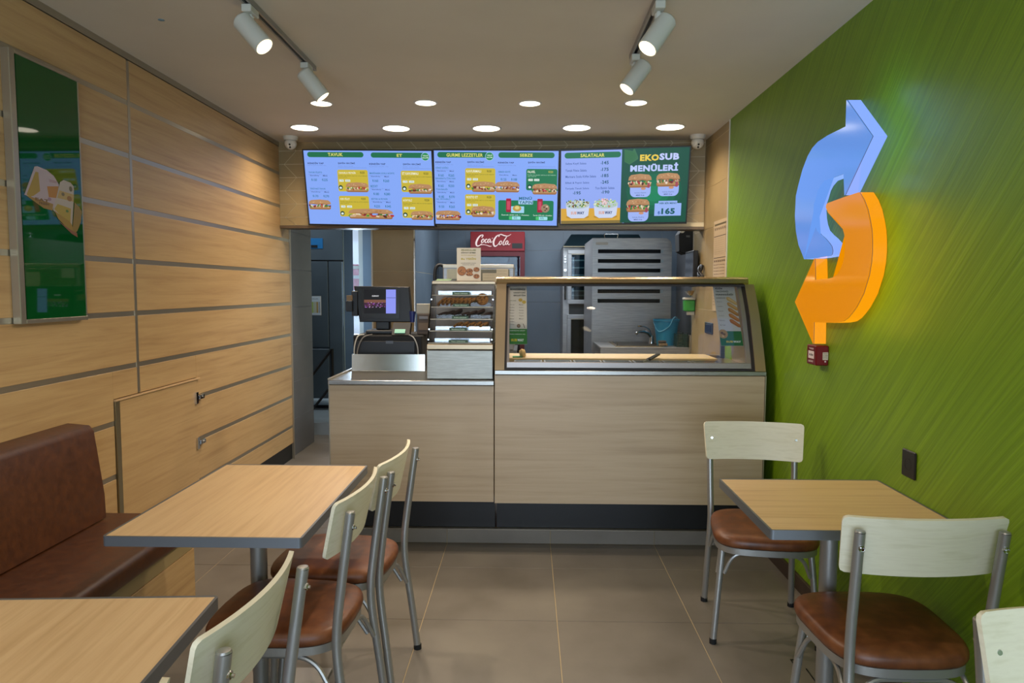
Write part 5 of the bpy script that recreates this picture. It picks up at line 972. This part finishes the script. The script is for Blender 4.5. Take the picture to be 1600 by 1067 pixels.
# oven with glass door and hood
t = thing('bread_oven', 'tall steel bread oven with a glass door, left of the slotted cabinet', 'oven', (.8, 8.0, 0))
OY = 7.75
part('body', bx(.381, 1.30, OY+.03, 8.32, .1, 1.928, bev=.005), steel_dark, t, sm=False)
for (z0_, z1_) in ((1.315, 1.90), (.35, 1.20)):
    bm = nb()
    for a in ((.43, 1.05, z1_-.045, z1_), (.43, 1.05, z0_, z0_+.045), (.43, .475, z0_+.045, z1_-.045), (1.0, 1.05, z0_+.045, z1_-.045)): box(bm, a[0], a[1], OY, OY+.03, a[2], a[3], bev=.004)
    d_ = part('door', bm, steel_dark, t, sm=False)
    part('door_glass', bx(.475, 1.0, OY+.012, OY+.016, z0_+.045, z1_-.045), glass_tint, d_, sm=False)
    part('door_trim', bx(.47, 1.005, OY-.004, OY, z1_-.052, z1_-.044), alu, d_, sm=False)
part('chamber', bx(.45, 1.03, OY+.026, OY+.029, .38, 1.87), mat('oven_dark', '182024', .5), t, sm=False)
for z in (1.78, 1.70, 1.62, 1.45, 1.40): part('rack', bx(.48, .99, OY+.017, OY+.025, z, z+.014), alu, t, sm=False)
for z in (1.83, 1.80, 1.77): part('switch', lt([(0, .01), (.008, .01), (.01, 0)], (.405, OY+.03, z), (0, -1, 0), 12), chrome, t)
part('knob', lt([(0, .03), (.014, .03), (.016, 0)], (.405, OY+.03, 1.68), (0, -1, 0), 14), chrome, t)
part('door_handle', bx(.395, .42, OY-.01, OY+.03, 1.36, 1.58, bev=.004), black, t, sm=False)
bm = nb(); a = [(.385, OY-.02, 1.935), (1.262, OY-.02, 1.935), (1.262, 8.3, 1.935), (.385, 8.3, 1.935)]; b_ = [(.476, OY+.15, 2.075), (1.215, OY+.15, 2.075), (1.215, 8.3, 2.075), (.476, 8.3, 2.075)]
va, vb = [bm.verts.new(p) for p in a], [bm.verts.new(p) for p in b_]
for i in range(4): bm.faces.new((va[i], va[(i+1) % 4], vb[(i+1) % 4], vb[i]))
bm.faces.new(va[::-1]); bm.faces.new(vb); part('hood', bm, mat('dark_hood', '16242a', .3, .5), t, sm=False)
part('hood_rim', bx(.381, 1.266, OY-.024, OY-.018, 1.928, 1.938), chrome, t, sm=False)
# sink bench
t = thing('sink_bench', 'steel sink bench behind the glass counter', 'sink', (1.0, 6.1, 0))
part('worktop', bx(.60, 1.33, 5.86, 6.46, .985, 1.0, bev=.003), steel_dark, t, sm=False)
part('front_apron', bx(.60, 1.33, 5.86, 5.875, .88, .985), steel_dark, t, sm=False)
part('basin_rim', pr([(.73, 5.90, 1.0), (1.12, 5.90, 1.0), (1.12, 6.40, 1.0), (.73, 6.40, 1.0)], (0, 0, .006)), bronze, t, sm=False)
part('basin', bx(.76, 1.09, 5.93, 6.36, 1.0055, 1.0075), mat('basin_shade', '4a4640', .3, .8), t, sm=False)
part('upstand', bx(1.33, 1.342, 5.86, 6.46, .88, 1.10), alu, t, sm=False)
part('corner_knob', lt([(.008, 0), (.01, .03), (0, .034)], (.74, 5.92, 1.006), n=10), chrome, t)
for xx in (.63, 1.30):
    for yy in (5.9, 6.42): part('leg', bx(xx-.02, xx+.02, yy-.02, yy+.02, 0, .985), steel_dark, t, sm=False)
t = thing('tap', 'chrome lever mixer tap on the sink', 'tap', (1.075, 6.3, 1.006))
part('base', lt([(.026, 0), (.024, .02), (.02, .05), (.018, .07), (0, .072)], (1.078, 6.2, 1.0065), n=16), chrome, t)
part('spout', tb(smooth_pts([(1.078, 6.2, 1.06), (1.04, 6.17, 1.10), (.98, 6.13, 1.115), (.935, 6.10, 1.105), (.93, 6.10, 1.09)], 4), [.014]*9+[.011]*8, 10), chrome, t)
part('lever', tb(smooth_pts([(1.078, 6.2, 1.075), (1.05, 6.19, 1.13), (1.01, 6.17, 1.155), (.95, 6.15, 1.16)], 4), .007, 8), chrome, t)
t = thing('bucket', 'blue plastic bucket standing on the sink bench', 'bucket', (1.19, 6.08, 1.0))
c = (1.185, 6.1, 1.0005)
part('pail', lt([(0, 0), (.077, 0), (.080, .006), (.105, .205), (.113, .207), (.113, .222), (.103, .222), (.101, .207), (.075, .008), (0, .008)], c, n=30), teal_pl, t)
part('handle', tb(smooth_pts([(1.075, 6.1, 1.20), (1.11, 6.03, 1.12), (1.185, 5.99, 1.165), (1.22, 5.985, 1.235), (1.25, 6.0, 1.24), (1.29, 6.1, 1.20)], 5), .004, 8), mat('handle_blue', '58a0bf', .4), t)
t = thing('sponge', 'dark sponge and scourer beside the bucket', 'sponge', (1.13, 5.92, 1.006))
part('sponge', bx(1.09, 1.16, 5.89, 5.95, 1.0065, 1.03, bev=.006), mat('brown_sponge', '6a5a44', .9), t); part('scourer', bx(1.085, 1.15, 5.895, 5.945, 1.0305, 1.052, bev=.006), mat('dark_scourer', '3a3430', .9), t)
t = thing('dish_rack', 'dark green dish rack at the right end of the sink bench', 'dish rack', (1.28, 6.0, 1.0))
bm = nb(); x0_, x1_, y0_, y1_, z0_, z1_ = 1.235, 1.32, 5.88, 6.06, 1.001, 1.11
for a in ((x0_, x1_, y0_, y0_+.004), (x0_, x1_, y1_-.004, y1_), (x0_, x0_+.004, y0_, y1_), (x1_-.004, x1_, y0_, y1_)):
    for z in [z0_+.012*i for i in range(9)]: box(bm, a[0], a[1], a[2], a[3], z, z+.008)
part('basket', bm, mat('rack_green', '17352c', .5), t, sm=False)
bm = nb()
for x in (x0_, x1_-.006):
    for y in (y0_, y1_-.006): box(bm, x-.001, x+.007, y-.001, y+.007, z0_, z1_+.004)
part('corner_post', bm, mat('rack_green_dark', '102620', .5), t, sm=False)
# things by the right wall behind the counter
t = thing('black_wall_unit', 'black insect trap or speaker box hung above the order monitor', 'wall unit', (1.31, 6.0, 1.76)); t['label'] = 'bulky black box mounted above the small monitor, right kitchen corner'
bm = nb(); prism(bm, [(1.25, 5.95, 1.79), (1.245, 5.95, 1.93), (1.275, 5.95, 1.975), (1.37, 5.95, 1.965), (1.385, 5.95, 1.80), (1.30, 5.95, 1.765)], (0, .16, 0), bev=.008); part('box', bm, black_soft, t, sm=False)
part('badge', bx(1.305, 1.335, 5.946, 5.95, 1.905, 1.92), mat('small_badge', '4a4a48', .4), t, sm=False); part('bracket', bx(1.29, 1.36, 6.11, 6.16, 1.85, 1.9), black, t, sm=False)
part('white_clip', lt([(0, 0), (.018, .01), (.02, .03), (0, .04)], (1.262, 5.93, 1.955), (0, -1, 0), 12), white_pl, t)
struct('trim_8', bx(1.375, 1.41, 5.99, 6.02, 1.2, 2.6), mat('pale_post', 'b09a7c', .5))
t = thing('order_monitor', 'small flat monitor on an arm at the right wall behind the counter', 'monitor', (1.34, 5.9, 1.5))
part('casing', pr([(1.298, 5.88, 1.56), (1.298, 5.88, 1.745), (1.405, 5.68, 1.79), (1.405, 5.68, 1.56)][::-1], (.03, .03, 0)) if False else bx(1.29, 1.325, 5.60, 5.90, 1.545, 1.78, bev=.004), black, t, sm=False)
part('panel', pr([(1.318, 5.597, 1.56), (1.318, 5.597, 1.56)], (0, 0, 0)) if False else bx(1.2885, 1.29, 5.62, 5.885, 1.56, 1.765), mat('dim_panel', '3a4048', .25, emit='50586a', es=.12), t, sm=False)
part('arm', bx(1.325, 1.345, 5.64, 5.74, 1.60, 1.66), black, t, sm=False)
bm = nb(); 
for k in range(3): tube(bm, smooth_pts([(1.33, 5.52-.02*k, 1.66), (1.30, 5.47, 1.62-.03*k), (1.32, 5.42, 1.57), (1.335, 5.44, 1.50)], 5), .012, 8)
part('cable_bundle', bm, black, t)
t = thing('soap_dispenser', 'green and white dispenser on the tiled wall above the sink', 'dispenser', (1.33, 5.8, 1.27))
part('tank', bx(1.26, 1.343, 5.74, 5.82, 1.30, 1.392, bev=.008), green_pl, t, sm=False); part('lid', bx(1.255, 1.343, 5.735, 5.825, 1.392, 1.41, bev=.004), white_pl, t, sm=False); part('pump', bx(1.285, 1.343, 5.76, 5.80, 1.27, 1.30, bev=.003), white_pl, t, sm=False)
t = thing('hanging_ladle', 'chrome utensils hanging under the monitor at the right wall', 'utensils', (1.30, 5.72, 1.42))
part('rail', tb([(1.31, 5.60, 1.50), (1.31, 5.84, 1.50)], .005, 8), chrome, t); part('bowl', lt([(0, -.03), (.02, -.025), (.034, 0), (.03, 0), (0, -.02)], (1.30, 5.78, 1.46), n=16), chrome, t); part('scoop', lt([(0, -.035), (.018, -.02), (.03, .01), (0, .012)], (1.295, 5.70, 1.455), n=14), bronze, t)
t = thing('tiled_wall_socket', 'dark square socket on the beige tiled wall behind the counter', 'socket', (XR, 5.3, 1.15))
part('plate', bx(XR-.006, XR+.002, 5.19, 5.41, 1.15, 1.232, bev=.003), mat('socket_dark', '2a3030', .5), t, sm=False); part('rocker', bx(XR-.009, XR-.006, 5.22, 5.38, 1.165, 1.218, bev=.002), black, t, sm=False)
t = thing('info_poster', 'tall paper notice with printed tables on the beige tiled wall', 'poster', (XR, 5.05, 1.32))
part('sheet', bx(XR-.002, XR+.0015, 4.885, 5.215, 1.322, 1.962), paper, t, sm=False)
p_ = Print((XR-.0025, 5.215, 1.962), (XR-.0025, 4.885, 1.962), (XR-.0025, 5.215, 1.322), 1940, .0002)
its = [('r', 0, 0, 1000, 1940, 'b7a283', 0), ('r', 60, 70, 950, 110, '5a5034', 0), ('r', 40, 330, 960, 345, '3a3028', 0), ('r', 940, 60, 955, 700, '3a3028', 0), ('r', 40, 790, 960, 805, '4a3c30', 0)]
for j in range(6): its.append(('t', 'N', 80+150*j, 150, 160+150*j, 210, '5a4434', 3)); its.append(('t', 'M', 80+150*j, 840, 160+150*j, 890, '5a4434', 3))
for j in range(14): its.append(('t', 'Besin değerleri ve alerjen bilgisi', 70, 930+66*j, 900, 960+66*j, '6a5444', 1))
for j in range(8): its.append(('t', 'Lütfen bilgi isteyiniz', 120, 380+46*j, 820, 400+46*j, '9a8468', 0))
p_.run(its).build('print', print_paper, t)

# ---- back room
t = thing('upright_fridge', 'dark steel upright fridge in the back room left of the till', 'fridge', (-2.25, 8.2, .125))
part('body', bx(-2.78, -2.05, 7.93, 8.36, .175, 2.2, bev=.006), mat('polished_side', '8c97a0', .16, .9), t, sm=False)
part('top_panel', bx(-2.78, -2.052, 7.9, 7.93, 1.79, 2.2, bev=.003), fridge_m, t, sm=False)
for (z0_, z1_) in ((.82, 1.775), (.20, .80)):
    d_ = part('door', bx(-2.77, -2.222, 7.895, 7.93, z0_, z1_, bev=.005), fridge_m, t, sm=False)
part('door_frame', bx(-2.214, -2.066, 7.9, 7.93, .20, 1.775, bev=.004), fridge_m, t, sm=False)
part('gap', bx(-2.222, -2.214, 7.915, 7.93, .20, 1.78), black, t, sm=False); part('gap', bx(-2.78, -2.05, 7.91, 7.93, 1.776, 1.79), black, t, sm=False)
part('controller', bx(-2.50, -2.27, 7.893, 7.9, 1.915, 2.03, bev=.002), mat('controller_blue', '1c6ea8', .35), t, 'blue control panel', sm=False)
part('controller_display', bx(-2.40, -2.33, 7.889, 7.893, 1.925, 1.955), black, t, sm=False)
part('leg', bx(-2.74, -2.1, 7.95, 8.34, .125, .175), black, t, sm=False)
p_ = Print((-2.47, 7.892, 1.388), (-2.31, 7.892, 1.388), (-2.47, 7.892, 1.18), 1300, .0003)
nt_ = part('paper_note', bx(-2.47, -2.30, 7.8925, 7.895, 1.178, 1.39), paper, t, 'white chart with coloured columns', sm=False)
p_.run([('r', 0, 0, 1000, 1300, 'c0ccd4', 0)]+[('r', 60+165*j, 380, 200+165*j, 1150, ['6aa03a', '5f9a30', '9cb060', 'b0b49a', 'a89058', '98a0a8'][j], 0) for j in range(6)]+[('t', 'TAKİP ÇİZELGESİ', 100, 120, 850, 220, '5a6870', 1)]).build('print', print_paper, nt_)
t = thing('stair_railing', 'black square-tube handrail in the doorway left of the counter', 'railing', (-2.0, 7.15, .125))
part('handrail', tb([(-2.24, 7.18, .54), (-1.985, 7.14, .858)], .017, 4), black, t, sm=False); part('post', tb([(-1.978, 7.14, .868), (-1.978, 7.14, .126)], .016, 4), black, t, sm=False)
part('lower_rail', tb([(-2.26, 7.18, .16), (-1.985, 7.14, .50)], .013, 4), black, t, sm=False)
t = thing('floor_pipe', 'pale horizontal pipe on the raised floor under the back-room fridge', 'pipe', (-2.4, 7.84, .125))
part('pipe', tb([(-2.9, 7.84, .215), (-2.05, 7.84, .215)], .038, 16), mat('pale_blue_pipe', '9fb0bc', .35), t); part('bracket', bx(-2.86, -2.82, 7.80, 7.88, .126, .18), black, t, sm=False); part('bracket', bx(-2.12, -2.08, 7.80, 7.88, .126, .18), black, t, sm=False)
t = thing('wall_label', 'narrow white notice on the edge of the beige pillar', 'notice', (-1.44, 6.6, 1.6))
part('strip', bx(-1.442, -1.4385, 6.575, 6.80, 1.60, 1.82), paper, t, sm=False)
t = thing('outdoor_sign', 'red and white street sign seen through the back window', 'sign', (-2.35, 11.0, 0))
part('board', bx(-2.9, -2.2, 11.0, 11.05, 1.45, 1.85, bev=.005), mat('street_red', 'c8404a', .5), t, sm=False); part('band', bx(-2.9, -2.2, 10.99, 11.0, 1.63, 1.68), white_pl, t, sm=False); part('post', bx(-2.6, -2.54, 11.0, 11.05, 0, 1.45), alu, t, sm=False)
struct('floor_outdoor', bx(-8, 3, 9.02, 14, -.1, 0), mat('street_grey', 'b8bcc0', .8))
